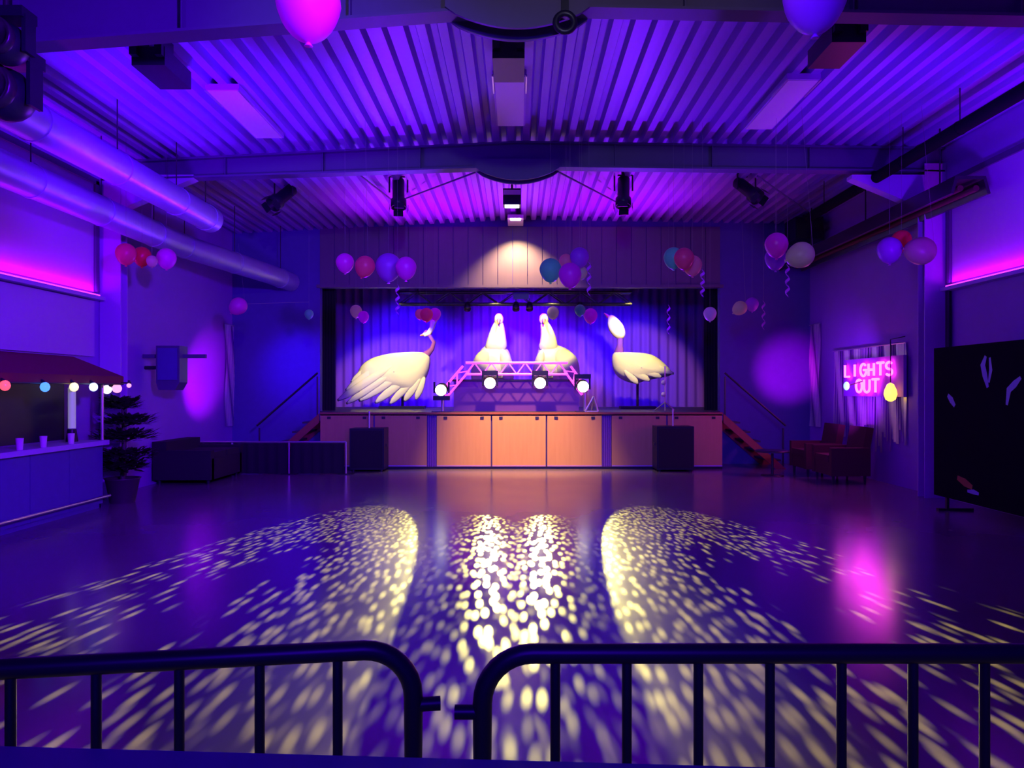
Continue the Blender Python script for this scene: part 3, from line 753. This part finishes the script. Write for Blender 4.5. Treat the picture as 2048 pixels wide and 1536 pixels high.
# subwoofers on the floor in front of the stage
def sub(px0, px1, py0, label):
    Y = 14.55; x0, x1 = at(px0, 0, Y).x, at(px1, 0, Y).x; z = at(0, py0, Y).z
    t = thing('subwoofer', label, 'subwoofer', ((x0 + x1) / 2, Y + 0.3, 0), group='subwoofers in front of the stage')
    MB().bb(x0, x1, Y, Y + 0.5, 0.04, z).build('cabinet', M['black'], t)
    MB().bb(x0 + 0.03, x1 - 0.03, Y - 0.014, Y, 0.08, z - 0.04).build('grille', M['blackcloth'], t)
    for xx in (x0 + 0.06, x1 - 0.06):
        for yy in (Y + 0.06, Y + 0.44): MB().lathe([(0.03, 0), (0.03, 0.04)], (xx, yy, 0), 10).build('foot', M['black'], t)
    xm = (x0 + x1) / 2
    MB().tube([(xm, Y + 0.25, z), (xm, Y + 0.25, z + 0.32)], 0.018, 8).build('speaker_pole', M['alu'], t)
    for s in (-1, 1): MB().box((xm + s * (x1 - x0) * 0.51, Y + 0.25, z * 0.6), (0.02, 0.14, 0.05)).build('handle', M['darkmetal'], t)
sub(699, 768, 857, 'black subwoofer on the floor left of the stage doors')
sub(1314, 1388, 853, 'black subwoofer on the floor right of the stage doors')

# ------------------------------------------------------------------ left side: low barrier, plant, wall speaker, bar
Y = 14.2
x0, x1 = at(350, 0, Y).x, at(692, 0, Y).x; zt = at(0, 884, Y).z
t = thing('low_barrier', 'low dark draped barrier with thin metal top rail left of the stage', 'barrier', ((x0 + x1) / 2, Y, 0))
nseg = 3
for k in range(nseg):
    a = x0 + (x1 - x0) * k / nseg; b = x0 + (x1 - x0) * (k + 1) / nseg; m = MB(); N = 20; vs = []
    for i in range(N + 1):
        x = a + 0.02 + (b - a - 0.04) * i / N; yy = Y + 0.025 * math.sin(i * 1.7 + k)
        vs += [(x, yy, 0.01), (x, yy, zt - 0.02)]
    m.add(vs, [(2 * i, 2 * i + 2, 2 * i + 3, 2 * i + 1) for i in range(N)], True).build('drape_panel', M['blackcloth'], t)
for k in range(nseg + 1):
    a = x0 + (x1 - x0) * k / nseg
    MB().tube([(a, Y, 0.0), (a, Y, zt)], 0.018, 8).build('post', M['alu'], t)
    MB().bb(a - 0.14, a + 0.14, Y - 0.14, Y + 0.14, 0, 0.012).build('foot_plate', M['darkmetal'], t)
MB().tube([(x0, Y, zt), (x1, Y, zt)], 0.018, 8).build('top_rail', M['alu'], t)
# dark sofa at its left end
t = thing('sofa', 'dark low sofa at the left end of the draped barrier', 'sofa', (-5.55, 13.3, 0))
MB().bb(-5.95, -5.0, 12.6, 13.95, 0.08, 0.42).build('seat_base', M['blackcloth'], t)
MB().bb(-5.98, -5.75, 12.6, 13.95, 0.42, 0.7).build('backrest', M['blackcloth'], t)
for yy in (12.55, 13.88): MB().bb(-5.95, -5.0, yy, yy + 0.14, 0.08, 0.56).build('armrest', M['blackcloth'], t)
for yy in (12.75, 13.35): MB().box((-5.38, yy + 0.25, 0.47), (0.72, 0.56, 0.1)).build('seat_cushion', M['blackcloth'], t)
for xx in (-5.88, -5.08):
    for yy in (12.65, 13.9): MB().lathe([(0.025, 0), (0.03, 0.08)], (xx, yy, 0), 8).build('leg', M['black'], t)

# plant in tiers
pb = at(245, 1003, 10.62); pb.z = 0
t = thing('potted_plant', 'dark tiered shrub in a pot beside the bar', 'plant', pb)
MB().lathe([(0.16, 0), (0.22, 0.32), (0.24, 0.34), (0.21, 0.34), (0.2, 0.3), (0, 0.3)], pb, 18).build('pot', M['pot'], t)
MB().tube([pb + Vector((0, 0, 0.28)), pb + Vector((0.02, 0, 0.8)), pb + Vector((0, 0, 1.3))], [0.035, 0.028, 0.015], 8).build('trunk', M['pot'], t)
random.seed(3)
for zc, rr, hh, ox in ((1.36, 0.2, 0.14, -0.03), (1.13, 0.3, 0.12, 0.06), (0.92, 0.34, 0.12, 0.04), (0.66, 0.33, 0.13, 0.05), (0.5, 0.24, 0.1, 0.02)):
    m = MB()
    for k in range(420):
        a = random.random() * 2 * PI; q = math.sqrt(random.random()) * rr; c0 = pb + Vector((ox + q * math.cos(a), q * math.sin(a), zc + (random.random() - .5) * hh))
        d = Vector((math.cos(a), math.sin(a), random.uniform(-0.2, 0.6))).normalized() * random.uniform(0.09, 0.16); sd = d.cross(Vector((0, 0, 1))).normalized() * 0.035
        m.add([c0, c0 + d * .5 + sd, c0 + d, c0 + d * .5 - sd], [(0, 1, 2, 3)])
    tag(m.build('foliage_tier', M['leaf'], t), kind='stuff')
    MB().tube([pb + Vector((0, 0, zc - 0.1)), pb + Vector((ox + rr * 0.6, 0, zc))], 0.01, 6).build('branch', M['pot'], t)

# loudspeaker on the left wall
sp = at(342, 735, 12.3)
t = thing('wall_loudspeaker', 'loudspeaker on a bracket on the left wall above the sofa', 'loudspeaker', (sp.x, sp.y, sp.z - 0.4))
MB().prism([(sp.x - 0.17, sp.z - 0.24), (sp.x - 0.13, sp.z - 0.36), (sp.x + 0.13, sp.z - 0.36), (sp.x + 0.2, sp.z - 0.24), (sp.x + 0.2, sp.z + 0.34), (sp.x - 0.17, sp.z + 0.34)], sp.y - 0.15, sp.y + 0.15).build('cabinet', M['steel'], t)
MB().bb(sp.x - 0.14, sp.x + 0.17, sp.y - 0.165, sp.y - 0.15, sp.z - 0.2, sp.z + 0.3).build('grille', M['wall_dark'], t)
MB().bb(sp.x - 0.44, sp.x + 0.56, sp.y - 0.03, sp.y + 0.03, sp.z + 0.15, sp.z + 0.21).build('cross_bar', M['steel'], t)
MB().tube([(sp.x - 0.2, sp.y + 0.1, sp.z), (XL, sp.y + 0.1, sp.z)], 0.03, 8).build('wall_arm', M['darkmetal'], t)

# bar kiosk
bx = -5.5; by0, by1 = 5.6, 10.16
bar = thing('bar_counter', 'long bar counter with panelled front on the left', 'bar', (bx, 8.0, 0))
npan = 6
for k in range(npan):
    a = by0 + (by1 - by0) * k / npan; b = by0 + (by1 - by0) * (k + 1) / npan
    MB().bb(bx, bx + 0.03, a + 0.006, b - 0.006, 0.06, 0.83).build('front_panel', M['wall_dark'], bar)
MB().bb(bx - 0.02, bx, by0, by1, 0.0, 0.83).build('carcass', M['wall_dark'], bar)
MB().bb(XL + 0.01, bx, by1 - 0.03, by1, 0.0, 0.83).build('end_panel', M['wall_dark'], bar)
MB().bb(XL + 0.01, bx + 0.1, by0, by1 + 0.03, 0.83, 0.89).build('counter_top', M['panel'], bar)
MB().tube([(bx + 0.12, by0, 0.16), (bx + 0.12, by1, 0.16)], 0.02, 8).build('foot_rail', M['alu'], bar)
aw = thing('bar_awning', 'maroon fabric awning over the bar with coloured bulbs along its edge', 'awning', (bx, 8.0, 0.89))
AZ = 1.63
N = 24; m = MB(); vs = []
for k in range(N + 1):
    y = by0 + (by1 + 0.2 - by0) * k / N
    vs += [(bx + 0.2, y, AZ), (bx + 0.2, y, AZ + 0.1), (XL + 0.02, y, 2.0)]
m.add(vs, [f for k in range(N) for f in ((3 * k, 3 * k + 3, 3 * k + 4, 3 * k + 1), (3 * k + 1, 3 * k + 4, 3 * k + 5, 3 * k + 2))])
m.build('awning_cloth', M['maroon'], aw)
for y in (by0 + 0.1, 7.9, by1): MB().tube([(bx + 0.02, y, 0.89), (bx + 0.02, y, AZ + 0.13)], 0.02, 8).build('post', M['alu'], aw)
MB().tube([(bx + 0.19, by0, AZ), (bx + 0.19, by1 + 0.2, AZ)], 0.014, 6).build('front_rail', M['darkmetal'], aw)
MB().bb(XL + 0.005, XL + 0.02, by0, by1, 0.9, 1.95).build('back_board', M['black'], aw)
BULB = {'red': (1, 0.08, 0.12), 'blue': (0.08, 0.3, 1), 'warm white': (1, 0.75, 0.35), 'cool white': (0.6, 0.75, 1.0), 'pink': (1, 0.35, 0.55), 'pale': (0.9, 0.8, 1.0)}
for col, px, py in (('red', 10, 771), ('blue', 90, 774), ('warm white', 148, 774), ('cool white', 187, 774)):
    Yb = (bx + 0.24) / ((px - 1035) / F); z = EYE + (780 - py) * Yb / F
    t = thing('festoon_bulb', 'glowing %s bulb under the awning edge' % col, 'bulb', (bx + 0.24, Yb, z), group='coloured bulbs on the bar awning')
    MB().ball((bx + 0.24, Yb, z), (0.05, 0.05, 0.055), 12, 8).build('glass', mat('bulb_' + col, BULB[col], 0.3, emit=BULB[col], strength=1.6), t)
    MB().tube([(bx + 0.24, Yb, z + 0.045), (bx + 0.2, Yb, AZ + 0.03)], 0.018, 8).build('socket', M['black'], t)
for col, px, py, d in (('pale', 214, 779, 'pale'), ('pink', 234, 777, 'pink'), ('pink', 258, 771, 'small pink')):
    p = at(px, py, 10.3)
    t = thing('festoon_bulb', 'glowing %s bulb on the rail end beyond the awning post' % d, 'bulb', p, group='coloured bulbs on the bar awning')
    MB().ball(p, 0.06 if d != 'small pink' else 0.03, 12, 8).build('glass', mat('bulb_end_' + d.replace(' ', '_'), BULB[col], 0.3, emit=BULB[col], strength=1.5), t)
    MB().tube([p + Vector((0, 0, 0.03)), (bx + 0.19 if px < 230 else p.x, 10.3, AZ + 0.02 if px < 230 else p.z + 0.07)], 0.016, 8).build('socket', M['black'], t)
tag(MB().tube([(bx + 0.15, 10.3, AZ + 0.015), at(262, 766, 10.3)], 0.012, 6).build('bulb_cable', M['black']), 'short black cable carrying the end bulbs past the awning', 'cable')
p = at(122, 0, 9.6)
t = thing('tube_light', 'upright greyish tube light at the back of the bar', 'tube light', (-5.93, 10.1, 0.9))
MB().tube([(-5.7, 9.85, 1.06), (-5.7, 9.85, 1.58)], 0.045, 12).build('tube', mat('grey_tube', (0.6, 0.6, 0.6), 0.4, emit=(0.45, 0.42, 0.5), strength=0.35), t)
MB().lathe([(0.07, 0), (0.07, 0.02), (0.05, 0.16)], (-5.7, 9.85, 0.89), 12).build('socket_base', M['black'], t)
# bottles and glasses on the bar
for i, (px, Yb) in enumerate(((88, 8.85), (30, 8.45), (150, 9.4))):
    x = (px - 1035) * Yb / F + 0.05; x = min(x, bx + 0.05)
    t = thing('drinking_glass', ('clear drinking glass on the bar counter, %s' % ('nearest the tube light', 'nearest the picture edge', 'farthest along the bar')[(0 if i == 0 else 1 if i == 1 else 2)]), 'glass', (x, Yb, 0.89), group='glasses on the bar')
    MB().lathe([(0.03, 0), (0.032, 0.004), (0.04, 0.13), (0.037, 0.13), (0.03, 0.01), (0, 0.01)], (x, Yb, 0.89), 14).build('bowl', M['white'], t)
    MB().lathe([(0.029, 0.012), (0.033, 0.06), (0, 0.06)], (x, Yb, 0.89), 12).build('drink', M['pot'], t)

# ------------------------------------------------------------------ right side: neon sign, foil curtain, lamps, chairs, black board
def stroke(m, pts, o, ux, uz, r): m.tube([o + ux * a + uz * b for a, b in pts], r, 8)
def arc(cx, cy, rx, ry, a0, a1, n=10): return [(cx + rx * math.cos(math.radians(a0 + (a1 - a0) * k / n)), cy + ry * math.sin(math.radians(a0 + (a1 - a0) * k / n))) for k in range(n + 1)]
GL = {'L': [[(0, 1), (0, 0), (.55, 0)]], 'I': [[(.28, 0), (.28, 1)]], 'G': [arc(.35, .5, .35, .5, 50, 360, 16) + [(.4, .5)]],
      'H': [[(0, 0), (0, 1)], [(.6, 0), (.6, 1)], [(0, .5), (.6, .5)]], 'T': [[(0, 1), (.7, 1)], [(.35, 1), (.35, 0)]],
      'S': [arc(.3, .74, .3, .26, 40, 270, 10) + arc(.3, .24, .3, .24, 90, -140, 10)], 'O': [arc(.35, .5, .35, .5, 90, 450, 20)], 'U': [[(0, 1), (0, .35)] + arc(.32, .35, .32, .35, 180, 360, 10) + [(.64, 1)]]}
SX = XR - 0.16
sign = thing('neon_sign', 'glowing pink neon sign reading LIGHTS OUT on the right wall', 'sign', (SX, 13.2, 1.5))
MB().bb(SX + 0.05, SX + 0.1, 12.05, 14.25, 1.44, 2.1).build('back_panel', M['wall'], sign)
for yy in (12.4, 14.2): MB().bb(SX + 0.1, XR, yy - 0.02, yy + 0.02, 1.8, 1.84).build('bracket', M['darkmetal'], sign)
def word(txt, y_start, y_end, z, h):
    n = len(txt); step = (y_start - y_end) / n
    for i, ch in enumerate(txt):
        m = MB(); o = Vector((SX, y_start - i * step, z))
        for st in GL[ch]: stroke(m, [(a * step * 1.05, b * h) for a, b in st], o, Vector((0, -1, 0)), Vector((0, 0, 1)), 0.021)
        m.build('letter', M['pinkneon'], sign)
word('LIGHTS', 14.08, 12.2, 1.79, 0.21)
word('OUT', 13.62, 12.69, 1.51, 0.22)
pl = bpy.data.lights.new('neon_glow', 'AREA'); pl.shape = 'RECTANGLE'; pl.size = 0.5; pl.size_y = 2.0; pl.color = (1, 0.05, 0.75); pl.energy = 16
po = bpy.data.objects.new('neon_glow', pl); C.objects.link(po); po.location = (SX - 0.05, 13.3, 1.85); po.rotation_euler = (0, math.radians(90), 0)
# foil fringe behind and below the sign
fc = thing('fringe_curtain', 'shimmering foil fringe curtain hanging on the right wall below the neon sign', 'curtain', (XR - 0.05, 13.4, 0.5))
MB().tube([(XR - 0.045, 12.1, 2.3), (XR - 0.045, 14.9, 2.3)], 0.014, 6).build('rod', M['alu'], fc)
foil = mat('silver_foil', (0.85, 0.82, 0.88), 0.35, 0.5)
random.seed(11)
for k in range(34):
    y = 12.15 + 2.7 * k / 33; zb = random.uniform(0.45, 0.95); m = MB(); vs = []
    for i in range(9):
        z = 2.3 - (2.3 - zb) * i / 8; a = i * 0.5 + k
        vs += [(XR - 0.035 + 0.012 * math.sin(a), y - 0.03, z), (XR - 0.035 + 0.012 * math.cos(a * 1.3), y + 0.03, z)]
    m.add(vs, [(2 * i, 2 * i + 1, 2 * i + 3, 2 * i + 2) for i in range(8)], True).build('strip', foil, fc)
fc2 = thing('fringe_curtain', 'narrow foil fringe glittering in the right back corner', 'curtain', (XR - 0.05, 15.9, 0.6))
MB().tube([(XR - 0.04, 15.55, 2.9), (XR - 0.04, 16.1, 2.9)], 0.012, 6).build('rod', M['alu'], fc2)
for k in range(6):
    y = 15.6 + 0.09 * k; m = MB(); vs = []
    for i in range(13):
        z = 2.9 - 2.1 * i / 12; a = i * 0.7 + k * 1.3
        vs += [(XR - 0.04 + 0.02 * math.sin(a), y - 0.035, z), (XR - 0.04 + 0.02 * math.cos(a), y + 0.035, z)]
    m.add(vs, [(2 * i, 2 * i + 1, 2 * i + 3, 2 * i + 2) for i in range(12)], True).build('strip', foil, fc2)
fc3 = dup(fc2, (XL + 0.05, 15.9, 0.6), PI, 'narrow foil fringe glittering in the left back corner')
# lamps at the sign
p = at(1781, 785, 12.2)
t = thing('egg_lamp', 'glowing yellow egg shaped lamp at the lower right of the neon sign', 'lamp', (p.x, p.y, p.z - 0.16))
MB().lathe([(0.0, 0.16), (0.05, 0.13), (0.09, 0.04), (0.1, -0.03), (0.075, -0.11), (0.03, -0.14), (0, -0.145)], p, 16).build('shade', mat('yellow_lamp', (1, 0.8, 0.3), 0.4, emit=(1, 0.62, 0.1), strength=1.8), t)
MB().tube([p + Vector((0, 0, 0.15)), Vector((p.x, p.y, 2.35)), Vector((XR - 0.01, p.y, 2.4))], 0.008, 6).build('cable', M['black'], t)
p = at(1693, 772, 13.4)
t = thing('small_lamp', 'small teal glowing lamp at the lower left of the neon sign', 'lamp', p)
MB().ball(p, (0.05, 0.05, 0.075), 12, 8).build('shade', mat('teal_lamp', (0.4, 0.9, 0.8), 0.4, emit=(0.25, 0.8, 0.65), strength=1.2), t)
MB().tube([p, Vector((XR - 0.01, p.y, p.z + 0.12))], 0.012, 6).build('bracket', M['black'], t)
# armchairs under the sign
def armchair(x, y, rz, m_, label):
    t = thing('armchair', label, 'armchair', (x, y, 0), rz, 'armchairs under the neon sign')
    def b(name, *a): MB().bb(*a).build(name, m_, t, world=False)
    b('seat_base', -0.32, 0.32, -0.3, 0.32, 0.14, 0.36); b('seat_cushion', -0.28, 0.28, -0.32, 0.22, 0.36, 0.47)
    MB().prism_x([(0.2, 0.36), (0.32, 0.36), (0.42, 0.92), (0.3, 0.94)], -0.32, 0.32).build('backrest', m_, t, world=False)
    for s in (-1, 1):
        MB().bb(min(s * 0.32, s * 0.42), max(s * 0.32, s * 0.42), -0.32, 0.32, 0.14, 0.6).build('armrest', m_, t, world=False)
        for yy in (-0.26, 0.26): MB().lathe([(0.018, 0), (0.028, 0.14)], (s * 0.34, yy, 0), 8).build('leg', M['black'], t, world=False)
armchair(5.45, 13.0, -PI / 2, M['redseat'], 'dark red armchair under the neon sign, nearer the black board')
armchair(5.45, 14.1, -PI / 2, M['redseat'], 'dark red armchair under the neon sign, nearer the stage')
t = thing('side_table', 'small round dark table in front of the red armchairs', 'table', (4.6, 13.9, 0))
MB().lathe([(0.3, 0.43), (0.3, 0.46), (0.28, 0.465)], (4.6, 13.9, 0), 22).build('table_top', M['black'], t)
MB().tube([(4.6, 13.9, 0.02), (4.6, 13.9, 0.43)], 0.025, 8).build('leg', M['black'], t)
MB().lathe([(0.2, 0), (0.2, 0.015), (0.03, 0.03)], (4.6, 13.9, 0), 18).build('base', M['black'], t)

# black display board with blue brush marks
BX = 5.5
t = thing('display_board', 'tall black display board with blue brush marks at the right', 'display board', (BX, 8.6, 0))
MB().bb(BX, BX + 0.05, 6.6, 10.17, 0.17, 2.1).build('board_panel', M['boardblack'], t)
for y in (6.9, 9.9):
    MB().bb(BX - 0.1, BX + 0.35, y - 0.03, y + 0.03, 0, 0.03).build('foot', M['darkmetal'], t)
    MB().bb(BX + 0.01, BX + 0.04, y - 0.02, y + 0.02, 0.03, 0.18).build('post', M['darkmetal'], t)
bl = mat('blue_brush_paint', (0.35, 0.35, 0.85), 0.5)
rd = mat('red_brush_paint', (0.4, 0.06, 0.05), 0.5)
def mark(pts, wd, m_):
    m = MB(); q = [Vector((BX - 0.003, (BX) / ((px - 1035) / F), EYE + (780 - py) * ((BX) / ((px - 1035) / F)) / F)) for px, py in pts]
    n = len(q); vs = []
    for i, p in enumerate(q):
        d = (q[min(i + 1, n - 1)] - q[max(i - 1, 0)]).normalized(); s = Vector((0, -d.z, d.y)) * wd * math.sin(PI * (i + 0.6) / (n + 0.2))
        vs += [p + s, p - s]
    m.add(vs, [(2 * i, 2 * i + 1, 2 * i + 3, 2 * i + 2) for i in range(n - 1)]).build('brush_mark', m_, t)
mark([(1972, 712), (1966, 730), (1970, 750), (1976, 775)], 0.05, bl)
mark([(1980, 715), (1982, 740), (1978, 765)], 0.03, bl)
mark([(1896, 790), (1903, 800), (1910, 812)], 0.045, bl)
mark([(2042, 755), (2030, 768), (2018, 780), (2014, 810)], 0.045, bl)
mark([(1915, 955), (1930, 965), (1945, 975)], 0.05, rd)
mark([(1935, 982), (1948, 984), (1958, 988)], 0.03, bl)
dp = MB().tube([(XR - 0.05, 10.9, 2.1), (XR - 0.05, 10.9, 2.95)], 0.04, 10).build('downpipe', M['black']); tag(dp, 'short black pipe on the right wall above the display board', 'pipe')

# ------------------------------------------------------------------ balloons
BC = {'magenta': (0.95, 0.03, 0.75), 'hot pink': (0.98, 0.12, 0.25), 'purple': (0.55, 0.08, 0.75), 'teal': (0.2, 0.95, 0.45), 'white': (0.75, 0.9, 0.42), 'red': (0.95, 0.06, 0.08), 'lavender': (0.75, 0.8, 0.7), 'pale pink': (0.98, 0.4, 0.4), 'grey': (0.6, 0.7, 0.35)}
BM = {k: balloon_mat('latex_' + k.replace(' ', '_'), c) for k, c in BC.items()}
strg = mat('pale_string', (0.3, 0.28, 0.32), 0.7)
bal = [  # px, py, radius px, colour, depth, (tilt), label
 (617, 8, 64, 'magenta', 3.6, 0, 'big magenta balloon hanging at the top of the picture, left of the apex plate'),
 (1630, -6, 62, 'purple', 3.6, 0, 'big purple balloon hanging at the top of the picture, right of the apex plate'),
 (252, 507, 20, 'hot pink', 10.2, 0, 'pink balloon leftmost in the cluster by the left wall column'),
 (284, 512, 18, 'red', 10.4, 0, 'red balloon in the cluster by the left wall column'),
 (304, 522, 11, 'white', 10.1, 0, 'tiny white balloon in the cluster by the left wall column'),
 (333, 516, 19, 'magenta', 10.6, 0, 'magenta balloon rightmost in the cluster by the left wall column'),
 (690, 525, 18, 'magenta', 10.0, 0, 'magenta balloon leftmost in the four left of the lit boards'),
 (730, 532, 20, 'hot pink', 9.8, 0.3, 'hot pink balloon second in the four left of the lit boards'),
 (777, 533, 26, 'purple', 10.0, 0, 'large purple balloon third in the four left of the lit boards'),
 (812, 535, 21, 'magenta', 9.6, 0, 'magenta balloon rightmost in the four left of the lit boards'),
 (1101, 539, 22, 'teal', 9.8, 0, 'teal balloon in front of the lit boards'),
 (1132, 522, 14, 'pale pink', 10.4, 0, 'pale pink balloon half hidden behind the teal and magenta balloons'),
 (1140, 549, 23, 'magenta', 9.6, 0, 'magenta balloon beside the teal balloon at the lit boards'),
 (1159, 514, 19, 'purple', 10.2, 0, 'dark purple balloon above the magenta one at the lit boards'),
 (1163, 545, 12, 'white', 10.3, 0, 'small white balloon behind the magenta one at the lit boards'),
 (1347, 515, 20, 'teal', 10.2, 0, 'teal balloon in the cluster over the right stage corner'),
 (1368, 516, 20, 'hot pink', 9.9, 0, 'hot pink balloon in the cluster over the right stage corner'),
 (1385, 530, 19, 'pale pink', 10.2, 0, 'pale pink balloon in the cluster over the right stage corner'),
 (1553, 489, 23, 'magenta', 9.8, 0, 'magenta balloon on top of the purple one near the right corner'),
 (1551, 516, 21, 'purple', 10.2, 0, 'purple balloon under the magenta one near the right corner'),
 (1602, 510, 26, 'white', 9.6, 1.2, 'whitish oval balloon lying sideways near the right corner'),
 (1779, 499, 24, 'purple', 9.7, 0, 'purple balloon beside the red one near the right wall column'),
 (1803, 480, 19, 'red', 9.9, 0, 'red balloon near the right wall column'),
 (1842, 502, 28, 'grey', 9.5, 1.7, 'greyish oval balloon near the right wall column'),
 (477, 612, 17, 'magenta', 13.0, 0.8, 'magenta balloon alone at the left end of the back wall'),
 (618, 628, 9, 'teal', 13.4, 0, 'small greenish balloon left of the stage opening'),
 (712, 622, 12, 'white', 13.4, 0, 'small white balloon at the left side of the stage opening'),
 (727, 633, 11, 'magenta', 13.2, 0, 'small magenta balloon touching the white one at the left of the stage opening'),
 (840, 628, 10, 'pale pink', 13.5, 0, 'small pale pink balloon above the left swan'),
 (853, 629, 13, 'hot pink', 13.3, 0, 'small hot pink balloon above the left swan'),
 (870, 628, 12, 'magenta', 13.5, 0, 'small magenta balloon above the left swan'),
 (1106, 625, 12, 'lavender', 13.4, 0, 'small lavender balloon at the head of the right upright swan'),
 (1160, 620, 11, 'teal', 13.2, 0, 'small teal balloon under the stage truss'),
 (1181, 631, 14, 'magenta', 13.4, 0, 'small magenta balloon beside the teal one under the stage truss'),
 (1420, 627, 13, 'lavender', 13.0, 0, 'lavender teardrop balloon at the right edge of the stage opening'),
 (1480, 616, 14, 'white', 13.0, 0.9, 'small whitish balloon right of the stage opening'),
 (1504, 608, 13, 'purple', 13.3, 0, 'small purple balloon right of the stage opening'),
]
unit = None
for px, py, r, col, Yd, tilt, lab in bal:
    p = at(px, py, Yd); R = r * Yd / F
    t = thing('balloon', lab, 'balloon', p, group='party balloons')
    rot = Matrix.Rotation(tilt, 3, 'Y') @ Matrix.Rotation(PI, 3, 'X')
    prof = [(0.001, -1.02 * R)] + [(R * math.sin(a) * (1.0 if a < PI / 2 else 1.0 - 0.12 * math.sin((a - PI / 2))), -math.cos(a) * R * (1.02 if a < PI / 2 else 1.2)) for a in [PI * k / 14 for k in range(1, 14)]] + [(0.06 * R, 1.2 * R)]
    MB().lathe(prof, p, 22, rot).build('latex_skin', BM[col], t)
    MB().lathe([(0.04 * R, 1.17 * R), (0.08 * R, 1.24 * R), (0.14 * R, 1.32 * R), (0, 1.3 * R)], p, 10, rot).build('knot', BM[col], t)
    MB().tube([p + rot @ Vector((0, 0, -R)), Vector((p.x, p.y, 4.02 if -4.81 < p.x < -4.43 else roof(p.x) + 0.05))], 0.0015, 4).build('string', strg, t)

def ribbon(px, py0, py1, Y, label):
    a = at(px, py0, Y); b = at(px, py1, Y); m = MB(); n = 26; vs = []
    for k in range(n + 1):
        z = a.z + (b.z - a.z) * k / n; ang = k * 0.75
        c = Vector((a.x + 0.025 * math.sin(ang), Y + 0.025 * math.cos(ang), z))
        vs += [c + Vector((-0.008, 0, 0.016)), c + Vector((0.008, 0, -0.016))]
    m.add(vs, [(2 * k, 2 * k + 1, 2 * k + 3, 2 * k + 2) for k in range(n)], True)
    t = thing('curling_ribbon', label, 'ribbon', b, group='curled balloon ribbons')
    m.build('curl', BM['purple'], t)
    MB().tube([a, Vector((a.x, Y, roof(a.x) + 0.05))], 0.0015, 4).build('string', strg, t)
ribbon(795, 570, 628, 10.1, 'curled ribbon hanging under the four balloons left of the lit boards')
ribbon(1178, 525, 590, 10.1, 'curled ribbon hanging right of the balloons at the lit boards')
ribbon(1405, 540, 592, 10.2, 'curled ribbon hanging under the cluster over the right stage corner')
ribbon(1575, 530, 592, 10.0, 'curled ribbon hanging under the whitish oval balloon')
ribbon(1527, 602, 658, 13.0, 'curled ribbon hanging right of the small purple balloon')
ribbon(1337, 610, 668, 13.2, 'curled ribbon hanging before the dark right part of the stage')
tag(MB().tube([at(485, 608, 13.0), at(550, 606, 13.0), at(618, 604, 13.2)], 0.004, 5).build('garland_string', strg), 'thin string stretched between the two leftmost back balloons', 'string')

# ------------------------------------------------------------------ crowd barriers in the foreground
def crowd_barrier(origin, ang, end_sign, length, spacing, first, label):
    """local x runs away from the hooked end; local z up"""
    t = thing('crowd_barrier', label, 'barrier', origin, ang, 'crowd barriers')
    H, r, R = 1.1, 0.017, 0.085; s = end_sign
    pts = [(0, 0, 0.12)] + [(0, 0, H - R)]
    pts += [(s * (R - R * math.cos(a)), 0, H - R + R * math.sin(a)) for a in [PI / 2 * k / 8 for k in range(1, 9)]]
    pts += [(s * (length - R), 0, H)]
    pts += [(s * (length - R + R * math.sin(a)), 0, H - R + R * math.cos(a)) for a in [PI / 2 * k / 8 for k in range(1, 9)]]
    pts += [(s * length, 0, 0.12)]
    MB().tube(pts, r, 14, closed=True).build('frame_tube', M['black'], t, world=False)
    k = 0
    while first + k * spacing < length - 0.06:
        x = s * (first + k * spacing)
        MB().tube([(x, 0, 0.12), (x, 0, H)], 0.0085, 10).build('upright_bar', M['black'], t, world=False); k += 1
    for x in (0.25, length - 0.25):
        MB().bb(s * x - 0.03, s * x + 0.03, -0.3, 0.3, 0, 0.008).build('foot', M['black'], t, world=False)
        MB().tube([(s * x, 0, 0.005), (s * x, 0, 0.12)], 0.015, 8).build('foot_post', M['black'], t, world=False)
    for z in (1.0, 0.4):
        h = MB().tube([(-s * 0.01, 0, z), (-s * 0.038, 0, z), (-s * 0.047, 0, z)], 0.013, 8)
        h.build('hook', M['black'], t, world=False)
    return t
# left barrier slants towards the camera, right one is square to it
crowd_barrier((-0.182, 1.345, 0), math.radians(9.0) , -1, 2.0, 0.129, 0.129, 'black crowd barrier in the left foreground')
crowd_barrier((-0.06, 1.315, 0), 0.0, 1, 2.0, 0.1222, 0.1245, 'black crowd barrier in the right foreground')
# high table at the very front
t = thing('high_table', 'dark blue high table edge along the bottom of the picture', 'table', (-0.3, 0.85, 0), math.radians(-3.3))
MB().bb(-0.56, 0.95, -0.25, 0.31, 0.965, 1.0).build('table_top', mat('dark_table_top', (0.06, 0.04, 0.4), 0.5), t, world=False)
for xx in (-0.5, 0.88):
    for yy in (-0.2, 0.24): MB().tube([(xx, yy, 0.0), (xx, yy, 0.965)], 0.02, 8).build('leg', M['black'], t, world=False)
